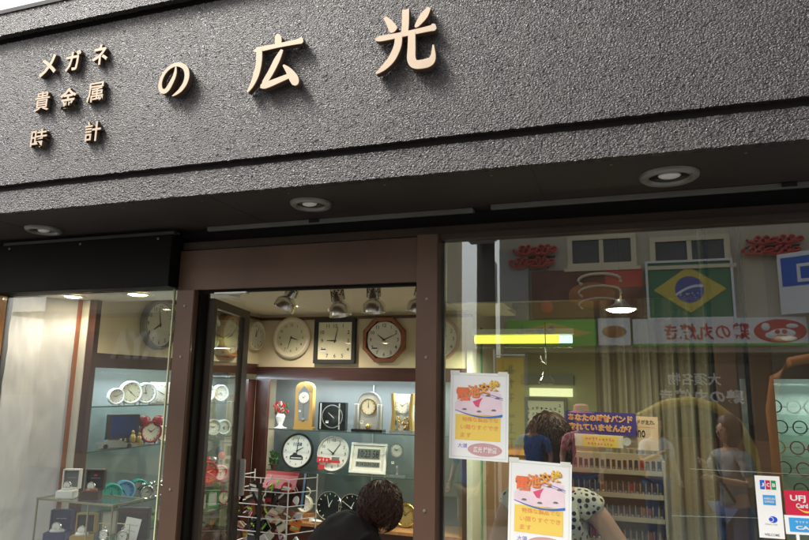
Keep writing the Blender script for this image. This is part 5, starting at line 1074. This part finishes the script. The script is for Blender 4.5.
def dotted(name):
    m=mat(name,(.70,.68,.60),.8,var=0); nt=m.node_tree; n=nt.nodes; p=n['Principled BSDF']; tc=n.new('ShaderNodeTexCoord'); v=n.new('ShaderNodeTexVoronoi'); v.inputs['Scale'].default_value=38; v.inputs['Randomness'].default_value=.45
    c=n.new('ShaderNodeValToRGB'); c.color_ramp.interpolation='CONSTANT'; c.color_ramp.elements[0].color=(.015,.015,.015,1); c.color_ramp.elements[1].position=.36; c.color_ramp.elements[1].color=(.70,.68,.60,1)
    nt.links.new(tc.outputs['Object'],v.inputs['Vector']); nt.links.new(v.outputs['Distance'],c.inputs[0]); nt.links.new(c.outputs[0],p.inputs['Base Color'])
dotted('dots')
q=P(550,470,2.93)
t=thing('step_box','low dark wooden step under the woman seated behind the window','step',(q.x,3.1,.12)); part(mb().box(-.3,.3,-.45,.25,0,.098,.006),'box','counter_wood',t)
st=thing('stool','round wooden stool under the woman in the dotted dress','stool',(q.x,2.97,.22)); part(mb().cyl((0,0,.38),.17,.03),'seat','oakwood',st,True)
for a in range(4): part(mb().tube([(.10*math.cos(a*PI/2+.7),.10*math.sin(a*PI/2+.7),.38),(.14*math.cos(a*PI/2+.7),.14*math.sin(a*PI/2+.7),.003)],.013),'leg','oakwood',st,True)
person('dark haired woman in a black and white dotted dress seated behind the lower poster',(q.x,2.93,.22),PI,1.62,'dots','dots',seated=True,arms=[((.26,-.02,.62),(.20,-.22,.52)),((-.30,.0,.70),(-.20,-.20,.50))],sleeve=.12,wide=1.18,longhair='fine')
def rperson(px,D,label,H,**kw):
    v=RV(px,440,D); return person(label,(v.x,-D,.004),kw.pop('rz',PI),H,**kw)
rperson(582,1.7,'person in a pink top and pink hat standing in the street, reflected',1.36,top='pink_cloth',bottom='denim',hat='pink_cloth')
rperson(533,2.0,'person in a blue jacket and dark trousers standing in the street, reflected',1.28,top='blue_cloth',bottom='black_cloth')
rperson(730,.25,'woman in a pale grey shirt with dark hair turned sideways in the street',1.36,top='grey_cloth',bottom='denim',rz=R(235),longhair='fine',strap='black_cloth',arms=[((.22,-.06,1.10),(.07,-.24,1.22)),((-.22,-.02,1.08),(-.10,-.24,1.12))])
rperson(655,1.9,'person in a pale blue shirt and jeans walking in the street, reflected',1.30,top='pale_cloth',bottom='denim',rz=R(150),arms=[((.24,-.08,1.08),(.10,-.26,1.20)),((-.24,0,1.06),(-.22,-.12,.90))])
rperson(470,.9,'person in a bright blue shirt and tan trousers close to the shop front',1.22,top='blue_cloth',bottom='tan_cloth',rz=R(200))
# bending customer inside the doorway
hd=P(380,505,3.42); nk=P(366,522,3.40); chst=P(351,539,3.34); mid=P(322,580,3.22); pel=P(296,622,3.10)
t=thing('person','person with dark brown hair in a black jacket bending over towards the lower shelves','person',(pel.x,pel.y,.12)); O=Vector((pel.x,pel.y,.12))
g=lambda v:Vector(v)-O
foot=.0
ax=Vector((.06,.30,0)); side=(g(chst)-g(pel)).cross(Vector((0,0,1))).normalized()
Vv=[g(pel),g(mid),g(chst),g(nk),g(hd)]; E_=[(0,1),(1,2),(2,3),(3,4)]; Rr=[.12,.13,.135,.05,.085]
for sg in (1,-1):
    i0=len(Vv); s_=g(chst)+side*sg*.15; Vv+=[s_,s_+Vector((.05,.12,-.22)),s_+Vector((.12,.28,-.30)),s_+Vector((.15,.35,-.31))]; E_+=[(2,i0),(i0,i0+1),(i0+1,i0+2),(i0+2,i0+3)]; Rr+=[.07,.045,.03,.028]
    for qn in range(4):
        j=len(Vv); f0=s_+Vector((.16,.37,-.31))+side*(qn-1.5)*.017; Vv+=[f0,f0+Vector((.015,.035,-.01))]; E_+=[(i0+3,j),(j,j+1)]; Rr+=[.008,.007]
    j=len(Vv); Vv+=[s_+Vector((.13,.32,-.30))+side*.04]; E_+=[(i0+3,j)]; Rr+=[.009]
for sg in (1,-1):
    i0=len(Vv); Vv+=[g(pel)+side*sg*.09+Vector((0,0,-.1)),Vector((.06*sg+.05,.08,.45)),Vector((.08*sg,0,.07)),Vector((.08*sg+.04,.15,.035))]; E_+=[(0,i0),(i0,i0+1),(i0+1,i0+2),(i0+2,i0+3)]; Rr+=[.09,.06,.045,.035]
part(skin(Vv,E_,Rr),'body','skin',t,True)
cv=[g(pel),g(mid),g(chst),g(chst).lerp(g(nk),.85)]; ce=[(0,1),(1,2),(2,3)]; cr=[(.17,.16),(.19,.17),(.185,.165),(.12,.11)]
for sg in (1,-1):
    i0=len(cv); s_=g(chst)+side*sg*.145; cv+=[s_,s_+Vector((.05,.12,-.22)),s_+Vector((.11,.26,-.295))]; ce+=[(2,i0),(i0,i0+1),(i0+1,i0+2)]; cr+=[.10,.07,.05]
jk=part(skin(cv,ce,cr,3),'jacket','black_cloth',t,True)
for v in jk.data.vertices:
    n_=noise.fractal(Vector((v.co.x*7,v.co.y*7,v.co.z*4)),1,2,3)*.016; v.co+=v.normal*n_
lv=[g(pel)]; le=[]; lr=[.145]
for sg in (1,-1):
    i0=len(lv); lv+=[g(pel)+side*sg*.09+Vector((0,0,-.1)),Vector((.06*sg+.05,.08,.45)),Vector((.08*sg,0,.10))]; le+=[(0,i0),(i0,i0+1),(i0+1,i0+2)]; lr+=[.11,.08,.06]
part(skin(lv,le,lr),'trousers','black_cloth',t,True)
part(mb().tube([g(nk)+side*(.085*math.cos(a))+Vector((-.05*math.sin(a)-.035,-.02,.055*math.sin(a)-.02)) for a in [2*PI*i/20 for i in range(21)]],.022,10),'collar','black_cloth',t,True)
for sg in (1,-1): part(mb().ell((.08*sg+.03,.06,.036),.045,.13,.035,14),'shoe','black_matte',t,True)
h0=g(hd); hb=mb().ell((h0.x,h0.y,h0.z+.008),.108,.118,.112,48)
hr=part(hb,'hair','hair',t,True)
for v in hr.data.vertices:
    d=(v.co-h0); a=math.atan2(d.x,d.z+.001); v.co+=d.normalized()*(noise.noise(Vector((a*9,d.y*14,1)))*.010+noise.noise(Vector((d.x*14,d.y*14,d.z*14)))*.022)
part(strands(h0+Vector((0,0,.008)),.108,.118,.112,2600,.0021),'loose_strands','hair',t,True)
tb=mb()
for i in range(260):     # untidy tufts standing off the head
    u=rnd.uniform(0,2*PI); v_=rnd.uniform(.3,2.1); d=Vector((math.sin(v_)*math.cos(u),math.sin(v_)*math.sin(u),math.cos(v_))); p_=h0+Vector((d.x*.105,d.y*.115,d.z*.11)); tn=Vector((rnd.uniform(-.3,1),rnd.uniform(-.6,.6),rnd.uniform(-1,.1))).normalized()
    L_=rnd.uniform(.02,.05); tb.tube([p_,p_+(d*.5+tn*.5)*L_*.6,p_+(d*.45+tn*.9)*L_*1.1],.0022,4,.0004)
part(tb,'hair_tufts','hair',t,True)
